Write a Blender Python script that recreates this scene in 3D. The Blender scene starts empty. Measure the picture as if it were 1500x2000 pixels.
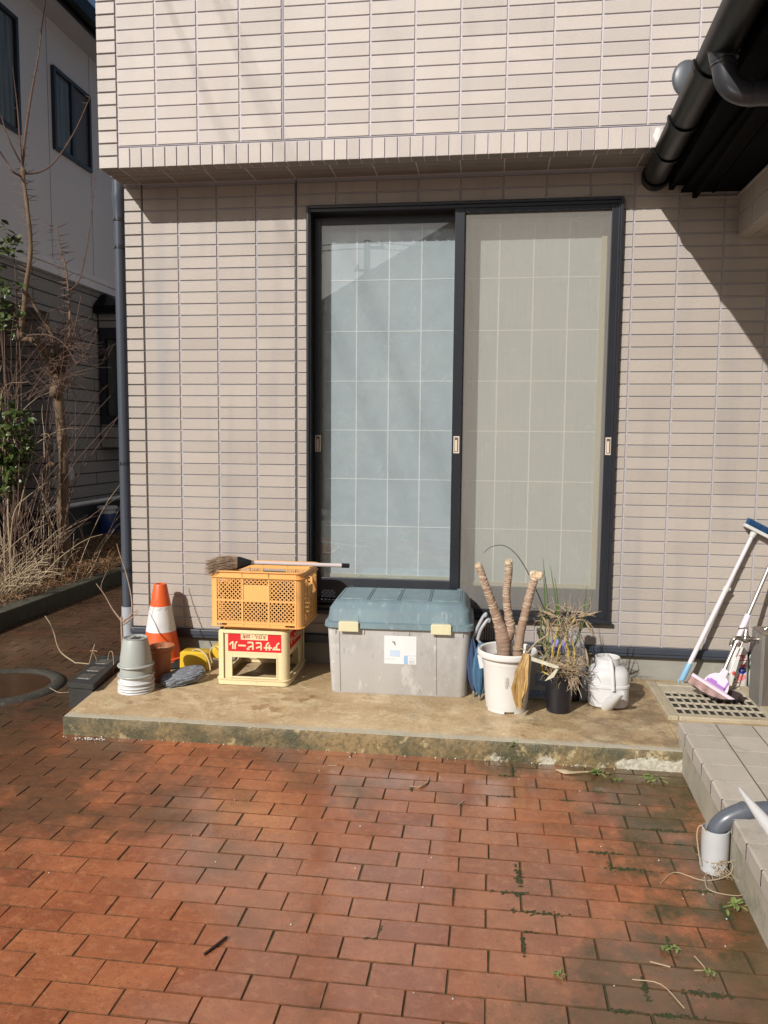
import bpy, bmesh, math, random
from mathutils import Vector, Matrix, Quaternion
R = math.radians
random.seed(7)
scene = bpy.context.scene
COL = scene.collection

# ------------------------------------------------------------------ camera
C = Vector((1.0932, -4.4216, 1.4077))
yaw, pit, rol = -0.13212, 0.094346, 0.0083756
_f = Vector((math.sin(yaw)*math.cos(pit), math.cos(yaw)*math.cos(pit), -math.sin(pit)))
_r = Vector((math.cos(yaw), -math.sin(yaw), 0)); _u = _r.cross(_f)
right = _r*math.cos(rol) + _u*math.sin(rol); up = -_r*math.sin(rol) + _u*math.cos(rol)
cd = bpy.data.cameras.new('camera'); cam = bpy.data.objects.new('camera', cd); COL.objects.link(cam)
m3 = Matrix((right, up, -_f)).transposed()
cam.matrix_world = Matrix.Translation(C) @ m3.to_4x4()
cd.sensor_fit = 'HORIZONTAL'; cd.sensor_width = 36; cd.lens = 36*1545.3/1500
cd.clip_start = .05; cd.clip_end = 3000
scene.camera = cam

# ------------------------------------------------------------------ light
SUN = Vector((0.415, 0.724, -0.552)).normalized()
w = bpy.data.worlds.new('World'); scene.world = w; w.use_nodes = True
nt = w.node_tree; nt.nodes.clear()
sky = nt.nodes.new('ShaderNodeTexSky'); sky.sky_type = 'NISHITA'; sky.sun_disc = False
sky.sun_elevation = math.asin(-SUN.z); sky.sun_rotation = math.atan2(-SUN.x, -SUN.y)
sky.air_density = 1.0; sky.dust_density = 2.5; sky.ozone_density = 1.0
bg = nt.nodes.new('ShaderNodeBackground'); bg.inputs['Strength'].default_value = .055
wo = nt.nodes.new('ShaderNodeOutputWorld')
nt.links.new(sky.outputs[0], bg.inputs[0]); nt.links.new(bg.outputs[0], wo.inputs[0])
sl = bpy.data.lights.new('sun', 'SUN'); sl.energy = 4.85; sl.angle = R(.5); sl.color = (1, .965, .905)
so = bpy.data.objects.new('sun', sl); COL.objects.link(so)
so.rotation_euler = SUN.to_track_quat('-Z', 'Y').to_euler(); so.location = (-4, -8, 7)
scene.view_settings.view_transform = 'Standard'; scene.view_settings.look = 'None'
scene.view_settings.exposure = 0.0; scene.view_settings.gamma = 1

# ------------------------------------------------------------------ materials
MATS = {}
def M(name, col, rough=.6, metal=0., bump=0., bscale=60., var=0., vscale=4., col2=None, attr=0., spots=None,
      streak=None, spec=.5, rvar=0., stretch=None, coat=0., bands=None):
    """procedural surface: base colour, noise variation, optional stain spots (colour, scale, threshold, softness)"""
    if name in MATS: return MATS[name]
    m = bpy.data.materials.new(name); m.use_nodes = True; t = m.node_tree; N = t.nodes; L = t.links
    b = N['Principled BSDF']; b.inputs['Roughness'].default_value = rough; b.inputs['Metallic'].default_value = metal
    b.inputs['Specular IOR Level'].default_value = spec; b.inputs['Coat Weight'].default_value = coat
    tc = N.new('ShaderNodeTexCoord'); src = tc.outputs['Object']
    if stretch:
        mp = N.new('ShaderNodeMapping'); mp.inputs['Scale'].default_value = stretch; L.new(src, mp.inputs[0]); src = mp.outputs[0]
    def noise(scale, det=4, rg=.6):
        n = N.new('ShaderNodeTexNoise'); n.inputs['Scale'].default_value = scale; n.inputs['Detail'].default_value = det
        n.inputs['Roughness'].default_value = rg; L.new(src, n.inputs['Vector']); return n.outputs['Fac']
    def ramp(v, a, c):
        r = N.new('ShaderNodeMapRange'); r.inputs[1].default_value = a; r.inputs[2].default_value = c; L.new(v, r.inputs[0]); return r.outputs[0]
    def mix(fac, a, c, mode='MIX'):
        x = N.new('ShaderNodeMix'); x.data_type = 'RGBA'; x.blend_type = mode
        if isinstance(fac, (int, float)): x.inputs[0].default_value = fac
        else: L.new(fac, x.inputs[0])
        for s, v in ((6, a), (7, c)):
            if isinstance(v, tuple): x.inputs[s].default_value = (*v[:3], 1)
            else: L.new(v, x.inputs[s])
        return x.outputs[2]
    c = tuple(col)
    c2 = col2 or tuple(k*.6 for k in col)
    out = c
    if var: 
        f = ramp(noise(vscale), .3, .7); mm = N.new('ShaderNodeMath'); mm.operation = 'MULTIPLY'; mm.inputs[1].default_value = var; L.new(f, mm.inputs[0])
        out = mix(mm.outputs[0], out, c2)
    for sp in (spots or []):
        sc, sscale, th, soft, amt = sp
        f = ramp(noise(sscale, 6, .7), th, th+soft); mm = N.new('ShaderNodeMath'); mm.operation = 'MULTIPLY'; mm.inputs[1].default_value = amt; L.new(f, mm.inputs[0])
        out = mix(mm.outputs[0], out, sc)
    if bands:   # stain and light runs: noise drawn out vertically
        col_, fx_, fz_, th_, so_, am_ = bands
        mp2 = N.new('ShaderNodeMapping'); mp2.inputs['Scale'].default_value = (fx_, fx_, fz_); L.new(tc.outputs['Object'], mp2.inputs[0])
        n2 = N.new('ShaderNodeTexNoise'); n2.inputs['Scale'].default_value = 1; n2.inputs['Detail'].default_value = 4; L.new(mp2.outputs[0], n2.inputs['Vector'])
        f = ramp(n2.outputs['Fac'], th_, th_+so_); mm = N.new('ShaderNodeMath'); mm.operation = 'MULTIPLY'; mm.inputs[1].default_value = am_; L.new(f, mm.inputs[0]); out = mix(mm.outputs[0], out, col_)
    if attr:
        a = N.new('ShaderNodeAttribute'); a.attribute_name = 'tint'
        r = N.new('ShaderNodeMapRange'); r.inputs[3].default_value = 1-attr; r.inputs[4].default_value = 1+attr; L.new(a.outputs['Fac'], r.inputs[0])
        v = N.new('ShaderNodeVectorMath'); v.operation = 'SCALE'
        if isinstance(out, tuple): v.inputs[0].default_value = out
        else: L.new(out, v.inputs[0])
        L.new(r.outputs[0], v.inputs['Scale']); out = v.outputs[0]
    if isinstance(out, tuple): b.inputs['Base Color'].default_value = (*out, 1)
    else: L.new(out, b.inputs['Base Color'])
    if rvar:
        r = N.new('ShaderNodeMapRange'); r.inputs[1].default_value = .35; r.inputs[2].default_value = .65
        r.inputs[3].default_value = max(rough-rvar, .03); r.inputs[4].default_value = min(rough+rvar, 1); L.new(noise(vscale*.7+1), r.inputs[0]); L.new(r.outputs[0], b.inputs['Roughness'])
    if bump:
        bp = N.new('ShaderNodeBump'); bp.inputs['Strength'].default_value = bump; bp.inputs['Distance'].default_value = .004
        L.new(noise(bscale, 5), bp.inputs['Height']); L.new(bp.outputs[0], b.inputs['Normal'])
    MATS[name] = m; return m

def node_mat(name):
    m = bpy.data.materials.new(name); m.use_nodes = True; MATS[name] = m
    return m, m.node_tree.nodes, m.node_tree.links, m.node_tree.nodes['Principled BSDF']

# ------------------------------------------------------------------ mesh helpers
ORG = {}
def new(): return bmesh.new()
def finish(name, bm, mat, org, smooth=None, bevel=0, seg=2, tint=None):
    me = bpy.data.meshes.new(name)
    if org.length: bmesh.ops.translate(bm, vec=-org, verts=bm.verts)
    bm.normal_update(); bm.to_mesh(me); bm.free()
    if isinstance(mat, (list, tuple)):
        for k in mat: me.materials.append(k)
    else: me.materials.append(mat)
    if smooth is not None:
        me.polygons.foreach_set('use_smooth', [True]*len(me.polygons)); me.set_sharp_from_angle(angle=R(smooth))
    o = bpy.data.objects.new(name, me); COL.objects.link(o)
    if bevel:
        md = o.modifiers.new('bevel', 'BEVEL'); md.width = bevel; md.segments = seg; md.limit_method = 'ANGLE'; md.angle_limit = R(35)
    return o
def tag(o, label=None, cat=None, group=None, kind=None):
    if label: o['label'] = label
    if cat: o['category'] = cat
    if group: o['group'] = group
    if kind: o['kind'] = kind
    return o
def thing(name, label, cat, loc=(0, 0, 0), rz=0, group=None, rot=None):
    o = bpy.data.objects.new(name, None); COL.objects.link(o); o.location = loc
    o.rotation_euler = rot or (0, 0, rz); o.empty_display_size = .05
    ORG[o.name] = Vector((0, 0, 0)) if (rz or rot) else Vector(loc)
    return tag(o, label, cat, group)
def part(name, bm, mat, parent, smooth=None, bevel=0, seg=2, label=None):
    """mesh in world coordinates if the thing is not rotated, else in the thing's own coordinates"""
    org = ORG[parent.name]
    o = finish(name, bm, mat, org, smooth, bevel, seg); o.parent = parent; ORG[o.name] = org
    if label: o['label'] = label
    return o
def solo(name, bm, mat, label, cat, loc=(0, 0, 0), smooth=None, bevel=0, group=None, kind=None, world=True):
    o = finish(name, bm, mat, Vector(loc) if world else Vector((0, 0, 0)), smooth, bevel); o.location = loc
    ORG[o.name] = Vector(loc) if world else Vector((0, 0, 0))
    return tag(o, label, cat, group, kind)
def struct(name, bm, mat, smooth=None, bevel=0, kind='structure'):
    o = finish(name, bm, mat, Vector((0, 0, 0)), smooth, bevel); o['kind'] = kind; return o

def box(bm, x0, x1, y0, y1, z0, z1, mi=0):
    v = [bm.verts.new(p) for p in ((x0,y0,z0),(x1,y0,z0),(x1,y1,z0),(x0,y1,z0),(x0,y0,z1),(x1,y0,z1),(x1,y1,z1),(x0,y1,z1))]
    for f in ((0,3,2,1),(4,5,6,7),(0,1,5,4),(1,2,6,5),(2,3,7,6),(3,0,4,7)):
        bm.faces.new([v[i] for i in f]).material_index = mi
    return v
def obox(bm, c, ax, ay, az, mi=0):
    """oriented box, centre and three half-axis vectors"""
    c = Vector(c); ax, ay, az = Vector(ax), Vector(ay), Vector(az)
    v = [bm.verts.new(c + sx*ax + sy*ay + sz*az) for sz in (-1, 1) for sx, sy in ((-1,-1),(1,-1),(1,1),(-1,1))]
    for f in ((0,3,2,1),(4,5,6,7),(0,1,5,4),(1,2,6,5),(2,3,7,6),(3,0,4,7)):
        bm.faces.new([v[i] for i in f]).material_index = mi
def frames(pts):
    T = []
    for i in range(len(pts)):
        a = pts[max(i-1, 0)]; b = pts[min(i+1, len(pts)-1)]; d = (b-a)
        T.append(d.normalized() if d.length > 1e-9 else Vector((0, 0, 1)))
    n = T[0].orthogonal().normalized(); out = []
    for i, t in enumerate(T):
        n = (n - t*n.dot(t)); n = n.normalized() if n.length > 1e-6 else t.orthogonal().normalized()
        out.append((n, t.cross(n)))
    return out
def tube(bm, pts, r, n=8, cap=True, mi=0):
    pts = [Vector(p) for p in pts]
    if not isinstance(r, (list, tuple)): r = [r]*len(pts)
    fr = frames(pts); rings = []
    for p, (a, b), k in zip(pts, fr, r):
        rings.append([bm.verts.new(p + (a*math.cos(2*math.pi*i/n) + b*math.sin(2*math.pi*i/n))*k) for i in range(n)])
    for u, v in zip(rings, rings[1:]):
        for i in range(n): bm.faces.new((u[i], u[(i+1) % n], v[(i+1) % n], v[i])).material_index = mi
    if cap and n > 2:
        bm.faces.new(rings[0][::-1]).material_index = mi; bm.faces.new(rings[-1]).material_index = mi
    return rings
def spline(pts, k=6):
    pts = [Vector(p) for p in pts]; out = []
    P = [pts[0]*2-pts[1]] + pts + [pts[-1]*2-pts[-2]]
    for i in range(1, len(P)-2):
        a, b, c, d = P[i-1:i+3]
        for j in range(k):
            t = j/k
            out.append(.5*((2*b)+(c-a)*t+(2*a-5*b+4*c-d)*t*t+(3*b-3*c+d-a)*t**3))
    out.append(pts[-1]); return out
def lerp_r(r0, r1, n): return [r0+(r1-r0)*i/(n-1) for i in range(n)]
def lathe(bm, prof, c=(0, 0), n=32, mi=0, capb=True, capt=False, sx=1, sy=1):
    rings = []
    for r, z in prof:
        rings.append([bm.verts.new((c[0]+sx*r*math.cos(2*math.pi*i/n), c[1]+sy*r*math.sin(2*math.pi*i/n), z)) for i in range(n)])
    for u, v in zip(rings, rings[1:]):
        for i in range(n): bm.faces.new((u[i], u[(i+1) % n], v[(i+1) % n], v[i])).material_index = mi
    if capb: bm.faces.new(rings[0][::-1]).material_index = mi
    if capt: bm.faces.new(rings[-1]).material_index = mi
def rrect(x0, x1, y0, y1, r, z, k=4):
    out = []
    for cx, cy, a in ((x1-r, y0+r, -90), (x1-r, y1-r, 0), (x0+r, y1-r, 90), (x0+r, y0+r, 180)):
        for i in range(k+1):
            t = R(a+90*i/k); out.append(Vector((cx+r*math.cos(t), cy+r*math.sin(t), z)))
    return out
def loft(bm, rings, capb=True, capt=True, mi=0):
    RR = [[bm.verts.new(p) for p in ring] for ring in rings]; n = len(RR[0])
    for u, v in zip(RR, RR[1:]):
        for i in range(n): bm.faces.new((u[i], u[(i+1) % n], v[(i+1) % n], v[i])).material_index = mi
    if capb: bm.faces.new(RR[0][::-1]).material_index = mi
    if capt: bm.faces.new(RR[-1]).material_index = mi
def blob(bm, c, rx, ry, rz, n=12, jit=.15, rnd=random):
    s = bmesh.ops.create_icosphere(bm, subdivisions=2, radius=1)
    for v in s['verts']:
        k = 1 + rnd.uniform(-jit, jit); v.co = Vector(c) + Vector((v.co.x*rx*k, v.co.y*ry*k, v.co.z*rz*k))
def leaf(bm, p, d, nrm, L, W, bend=.2, mi=0):
    """one leaf blade of six faces, folded along its rib"""
    d = Vector(d).normalized(); s = d.cross(Vector(nrm)); s = s.normalized() if s.length > 1e-5 else d.orthogonal().normalized()
    u = s.cross(d)
    prof = [(0, .06), (.25, .75), (.55, 1), (.8, .65), (1, .05)]
    rows = []
    for t, k in prof:
        c = Vector(p) + d*L*t - u*bend*L*t*t
        rows.append((bm.verts.new(c + s*W*.5*k + u*W*.12*k), bm.verts.new(c), bm.verts.new(c - s*W*.5*k + u*W*.12*k)))
    for a, b in zip(rows, rows[1:]):
        bm.faces.new((a[0], a[1], b[1], b[0])).material_index = mi; bm.faces.new((a[1], a[2], b[2], b[1])).material_index = mi
def text_mesh(body, size, height=.0008, offset=0.0):
    c = bpy.data.curves.new('lettering', 'FONT'); c.body = body; c.size = size; c.align_x = 'CENTER'; c.align_y = 'CENTER'
    c.extrude = height; c.offset = offset; c.resolution_u = 4
    o = bpy.data.objects.new('lettering', c); COL.objects.link(o); bpy.context.view_layer.update()
    me = bpy.data.meshes.new_from_object(o.evaluated_get(bpy.context.evaluated_depsgraph_get()))
    bpy.data.objects.remove(o); bpy.data.curves.remove(c)
    bm = bmesh.new(); bm.from_mesh(me); bpy.data.meshes.remove(me)
    for f in bm.faces: f.material_index = 0
    return bm

def tile(bm, layer, o, u, v, n, u0, u1, v0, v1, dep=.005, ins=.003, tint=None):
    """one raised tile with chamfered edges on the plane o + u*x + v*z, normal n"""
    t = random.random() if tint is None else tint
    A = [o+u*a+v*b for a, b in ((u0, v0), (u1, v0), (u1, v1), (u0, v1))]
    Bq = [o+u*a+v*b+n*dep for a, b in ((u0+ins, v0+ins*.4), (u1-ins, v0+ins*.4), (u1-ins, v1-ins), (u0+ins, v1-ins))]
    a = [bm.verts.new(p) for p in A]; b = [bm.verts.new(p) for p in Bq]
    fs = [bm.faces.new(b)] + [bm.faces.new((a[i], a[(i+1) % 4], b[(i+1) % 4], b[i])) for i in range(4)]
    for f in fs: f[layer] = t
def tiles(bm, layer, o, u, v, n, us, v0, h, nv, gap=.0036, hole=None, dep=.006, zmax=None, vgap=.0055):
    for i, (a, b) in enumerate(zip(us, us[1:])):
        for k in range(nv):
            z0 = v0+k*h; z1 = z0+h
            if zmax is not None:
                if z0 >= zmax-.008: continue
                z1 = min(z1, zmax+vgap)
            segs = [(a+gap, b-gap)]
            if hole:
                hx0, hx1, hz0, hz1 = hole
                if z1 > hz0 and z0 < hz1:
                    ns = []
                    for s0, s1 in segs:
                        if s1 <= hx0 or s0 >= hx1: ns.append((s0, s1))
                        else:
                            if s0 < hx0: ns.append((s0, hx0))
                            if s1 > hx1: ns.append((hx1, s1))
                    segs = ns
                    if z0 < hz0 - .01 and not segs: segs = [(a+gap, b-gap)]; z1 = hz0
                    if z1 > hz1 + .01 and not segs: segs = [(a+gap, b-gap)]; z0 = hz1
            for s0, s1 in segs:
                if s1-s0 > .012: tile(bm, layer, o, u, v, n, s0, s1, z0+.0008, z1-vgap, dep)
X1, Y1, Z1 = Vector((1, 0, 0)), Vector((0, 1, 0)), Vector((0, 0, 1))
W, H = .2275, .065

# ================================================================== GROUND
m, N, L, b = node_mat('brick_clay')
geo = N.new('ShaderNodeNewGeometry'); at = N.new('ShaderNodeAttribute'); at.attribute_name = 'tint'
def nz(scale, det=4, rg=.6, vec=None):
    n = N.new('ShaderNodeTexNoise'); n.inputs['Scale'].default_value = scale; n.inputs['Detail'].default_value = det
    n.inputs['Roughness'].default_value = rg; L.new(vec or geo.outputs['Position'], n.inputs['Vector']); return n.outputs['Fac']
def mr(v, a, c, d=0., e=1.):
    r = N.new('ShaderNodeMapRange'); r.inputs[1].default_value = a; r.inputs[2].default_value = c
    r.inputs[3].default_value = d; r.inputs[4].default_value = e; L.new(v, r.inputs[0]); return r.outputs[0]
def ma(op, a, c):
    x = N.new('ShaderNodeMath'); x.operation = op
    for i, k in enumerate((a, c)):
        if isinstance(k, (int, float)): x.inputs[i].default_value = k
        else: L.new(k, x.inputs[i])
    return x.outputs[0]
def mx(f, a, c, mode='MIX'):
    x = N.new('ShaderNodeMix'); x.data_type = 'RGBA'; x.blend_type = mode
    if isinstance(f, (int, float)): x.inputs[0].default_value = f
    else: L.new(f, x.inputs[0])
    for s, k in ((6, a), (7, c)):
        if isinstance(k, tuple): x.inputs[s].default_value = (*k, 1)
        else: L.new(k, x.inputs[s])
    return x.outputs[2]
sep = N.new('ShaderNodeSeparateXYZ'); L.new(geo.outputs['Position'], sep.inputs[0])
PX, PY = sep.outputs[0], sep.outputs[1]
cr = N.new('ShaderNodeValToRGB'); L.new(at.outputs['Fac'], cr.inputs[0])
e = cr.color_ramp.elements; e[0].color = (.30, .090, .038, 1); e[1].color = (.46, .162, .068, 1)
x = cr.color_ramp.elements.new(.5); x.color = (.38, .124, .050, 1)
c = mx(mr(nz(7, 6, .7), .38, .66, 0, .58), cr.outputs[0], (.215, .066, .030))
c = mx(mr(nz(26, 5, .7), .50, .66, 0, .60), c, (.50, .205, .095))
c = mx(mr(nz(60, 4, .7), .56, .66, 0, .45), c, (.14, .052, .03))
c = mx(mr(nz(95, 2), .66, .72, 0, .75), c, (.05, .026, .018))
c = mx(mr(nz(13, 6, .75), .59, .68, 0, .38), c, (.13, .075, .040))
# the damp, dirty path beside the house, darkened further for the neighbour's shade
path = ma('MULTIPLY', mr(ma('ADD', PX, ma('MULTIPLY', nz(1.7), .5)), -.80, -.45, 1, 0), mr(ma('ADD', PY, ma('MULTIPLY', nz(1.9), .6)), -1.25, -.5, 0, 1))
path = ma('MULTIPLY', path, mr(nz(3.7, 5, .6), .30, .52, .74, 1))
c = mx(path, c, mx(mr(nz(5, 5), .4, .62), (.026, .018, .011), (.070, .030, .016)))
# grime: a broad band left of centre and loose patches elsewhere
bx_ = ma('MULTIPLY', mr(PX, -1.4, -.2, .16, 0), 1.0)
band_ = ma('MULTIPLY', mr(PY, -2.15, -1.75, 0, 1), mr(PY, -1.15, -1.0, 1, .2))
dirt = mr(ma('ADD', ma('ADD', nz(1.9, 7, .68), bx_), ma('MULTIPLY', band_, mr(PX, -.2, 1.0, .15, 0))), .54, .71, 0, .76)
c = mx(dirt, c, mx(mr(nz(20, 4), .35, .65), (.060, .042, .024), (.10, .055, .028)))
# algae film: by the porch and along the foot of the step
near = ma('ADD', mr(PX, 1.0, 1.8, 0, .31), ma('MULTIPLY', mr(PY, -1.28, -1.06, 0, 1), mr(PX, -.2, 1.1, 0, .17)))
near = ma('ADD', near, ma('MULTIPLY', mr(PY, -2.45, -2.2, .10, 0), mr(PX, .9, 1.3, 0, 1)))
mossm = mr(ma('ADD', nz(3.3, 8, .72), near), .64, .80, 0, .92)
c = mx(mossm, c, mx(mr(nz(16, 5), .35, .65), (.036, .040, .014), mx(mr(nz(5, 3), .4, .6), (.085, .066, .024), (.12, .060, .026))))
film = mr(ma('ADD', nz(1.05, 4, .55), ma('MULTIPLY', mr(PX, -.1, .5, 0, .14), mr(PX, 1.1, 1.6, 1, 0))), .47, .60, 0, 1)      # water lying on the bricks
c = mx(ma('MULTIPLY', film, .5), c, mx(.5, c, (.24, .10, .06)))
tn = N.new('ShaderNodeSeparateXYZ'); L.new(geo.outputs['True Normal'], tn.inputs[0]); flat_ = mr(tn.outputs[2], .95, .995)      # the chamfers are rough and packed with joint dirt
c = mx(ma('MULTIPLY', mr(flat_, 0, 1, 1, 0), mr(nz(9, 6, .7), .35, .62, .25, .85)), c, (.060, .042, .026))
L.new(c, b.inputs['Base Color'])
wet = mr(nz(1.15, 3, .5), .36, .60, .46, .17)
wet = ma('ADD', wet, mr(nz(40, 4), .3, .7, -.05, .14))
L.new(ma('ADD', wet, mr(flat_, 0, 1, .5, 0)), b.inputs['Roughness']); L.new(ma('MULTIPLY', flat_, .5), b.inputs['Specular IOR Level'])
L.new(ma('MULTIPLY', film, flat_), b.inputs['Coat Weight']); L.new(mr(nz(8, 5), .35, .65, .05, .24), b.inputs['Coat Roughness']); b.inputs['Coat IOR'].default_value = 1.65
cb_ = N.new('ShaderNodeBump'); cb_.inputs['Strength'].default_value = .12; cb_.inputs['Distance'].default_value = .004; L.new(nz(14, 5), cb_.inputs['Height']); L.new(cb_.outputs[0], b.inputs['Coat Normal'])
bp = N.new('ShaderNodeBump'); bp.inputs['Strength'].default_value = .5; bp.inputs['Distance'].default_value = .004
hh = ma('ADD', nz(35, 6, .7), ma('MULTIPLY', nz(120, 3), .35)); L.new(hh, bp.inputs['Height']); L.new(bp.outputs[0], b.inputs['Normal'])

joint = M('joint_dirt', (.075, .060, .038), .9, bump=.6, bscale=90, var=.8, vscale=7, col2=(.035, .055, .018))
bm = new(); bmesh.ops.create_grid(bm, x_segments=1, y_segments=1, size=400)
bmesh.ops.translate(bm, vec=(0, 0, -.03), verts=bm.verts)
struct('ground', bm, M('bare_ground', (.12, .10, .08), .95, bump=.5, bscale=20, var=.6, vscale=1))
bm = new(); box(bm, -5, 4.2, -6.3, 7.3, -.026, -.0032); struct('paving_bed', bm, joint)
bm = new(); lay = bm.faces.layers.float.new('tint')
PWX, PWY = .2025, .0957
k0 = math.floor((-6.2+2.624)/PWY); k1 = math.floor((7+2.624)/PWY)
rb = random.Random(3)
for k in range(k0, k1):
    y0 = -2.624 + k*PWY
    off = (.100 if k % 2 == 0 else 0.0) + rb.uniform(-.006, .006)
    for i in range(-25, 20):
        x0 = off + i*PWX
        if x0 < -4.9 or x0 > 1.96: continue
        if y0 > -1.0 and x0 > -.72 : continue
        g = .0009 + rb.random()*.0010
        zc = rb.uniform(-.0008, .0008); sx, sy = rb.uniform(-.006, .006), rb.uniform(-.008, .008)
        def zz(a, c2): return zc + (a-x0-PWX/2)*sx + (c2-y0-PWY/2)*sy
        jx = rb.uniform(-.0012, .0012)
        o = [(x0+g+jx, y0+g), (x0+PWX-g+jx, y0+g), (x0+PWX-g+jx, y0+PWY-g), (x0+g+jx, y0+PWY-g)]
        q = .0022
        inn = [(o[0][0]+q, o[0][1]+q), (o[1][0]-q, o[1][1]+q), (o[2][0]-q, o[2][1]-q), (o[3][0]+q, o[3][1]-q)]
        a = [bm.verts.new((*p, -.012)) for p in o]; mid = [bm.verts.new((*p, zz(*p)-.0016)) for p in o]
        bb = [bm.verts.new((p[0]+rb.uniform(-.0012, .0012), p[1]+rb.uniform(-.0012, .0012), zz(*p)-rb.random()**4*.0005)) for p in inn]; t = rb.random()
        fs = [bm.faces.new(bb)]
        for j in range(4):
            fs.append(bm.faces.new((mid[j], mid[(j+1) % 4], bb[(j+1) % 4], bb[j]))); fs.append(bm.faces.new((a[j], a[(j+1) % 4], mid[(j+1) % 4], mid[j])))
        for f in fs: f[lay] = t
struct('brick_paving', bm, m)

# ------------------------------------------------------------------ concrete step, porch, planter
m, N, L, b = node_mat('step_concrete')
geo = N.new('ShaderNodeNewGeometry'); sep = N.new('ShaderNodeSeparateXYZ'); L.new(geo.outputs['Position'], sep.inputs[0])
sn = N.new('ShaderNodeSeparateXYZ'); L.new(geo.outputs['Normal'], sn.inputs[0])
PX, PY, PZ = sep.outputs
c = mx(mr(nz(2.6, 5, .6), .3, .7), (.385, .262, .145), (.55, .415, .25))
c = mx(mr(nz(1.7, 4), .45, .65, 0, .6), c, (.30, .195, .09))
c = mx(mr(nz(8, 6, .7), .50, .62, 0, .45), c, (.66, .56, .37))
c = mx(mr(nz(17, 6, .75), .5, .68, 0, .45), c, (.19, .14, .075))
c = mx(mr(nz(70, 4), .55, .68, 0, .5), c, (.58, .47, .30))
c = mx(mr(nz(4.3, 7, .7), .60, .66, 0, .65), c, (.20, .10, .045))
c = mx(mr(ma('ADD', nz(5, 6, .7), mr(PX, .9, 1.8, 0, .16)), .60, .75, 0, .65), c, (.15, .105, .058))
# lichen-grey band on the arris, algae on the riser, flaked render at its right end
ar = ma('MULTIPLY', mr(ma('ADD', PY, ma('MULTIPLY', nz(12), .05)), -.985, -.955, 1, 0), mr(sn.outputs[2], .5, .9, 0, .8))
c = mx(ar, c, (.40, .38, .31))
fr = mr(sn.outputs[1], -.4, -.8, 0, 1)
fc = mx(mr(ma('SUBTRACT', nz(6, 6, .7), mr(PX, -.9, .1, .10, 0)), .38, .60), (.075, .070, .036), (.25, .175, .080))
fc = mx(mr(nz(11, 7, .75), .56, .62, 0, .8), fc, (.42, .33, .18))
fc = mx(mr(nz(45, 5), .5, .62, 0, .6), fc, (.07, .06, .035))
pat = mr(ma('SUBTRACT', ma('ADD', nz(6.5, 6, .65), ma('ADD', mr(PX, 1.25, 1.9, 0, .34), mr(PX, .4, 1.3, -.12, 0))), mr(PZ, .02, .09, 0, .22)), .60, .64)
fc = mx(pat, fc, mx(mr(nz(60, 5), .4, .6), (.36, .33, .26), (.52, .49, .41)))
c = mx(fr, c, fc)
L.new(c, b.inputs['Base Color']); L.new(mr(nz(2.1, 5), .38, .60, .75, .28), b.inputs['Roughness'])
bp = N.new('ShaderNodeBump'); bp.inputs['Strength'].default_value = .8; bp.inputs['Distance'].default_value = .006
L.new(ma('ADD', nz(60, 6, .7), ma('MULTIPLY', nz(9, 5), 1.5)), bp.inputs['Height']); L.new(bp.outputs[0], b.inputs['Normal'])
def slab_mesh():
    bm = new(); rnd = random.Random(5)
    def ring(z, ins, jit):
        P = []
        n = 70
        for i in range(n+1):
            t = i/n; P.append((-.872+ins+(1.945-ins+.872-ins)*t, -1.04+ins + rnd.uniform(-jit, jit), z + (rnd.uniform(-jit, jit)*.5 if ins else 0)))
        P += [(1.945, -.0, z), (-.985+ins, -.0, z), (-.93+ins, -.5, z)]
        return [Vector(p) for p in P]
    loft(bm, [ring(-.01, 0, .0), ring(.03, 0, .002), ring(.078, 0, .002), ring(.088, .004, .0016), ring(.091, .013, .001)])
    return bm
struct('concrete_step', slab_mesh(), m, smooth=40)
bm = new(); box(bm, 1.945, 4.2, -.94, 0, -.01, .088); struct('wash_area_floor', bm, m)

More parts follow.
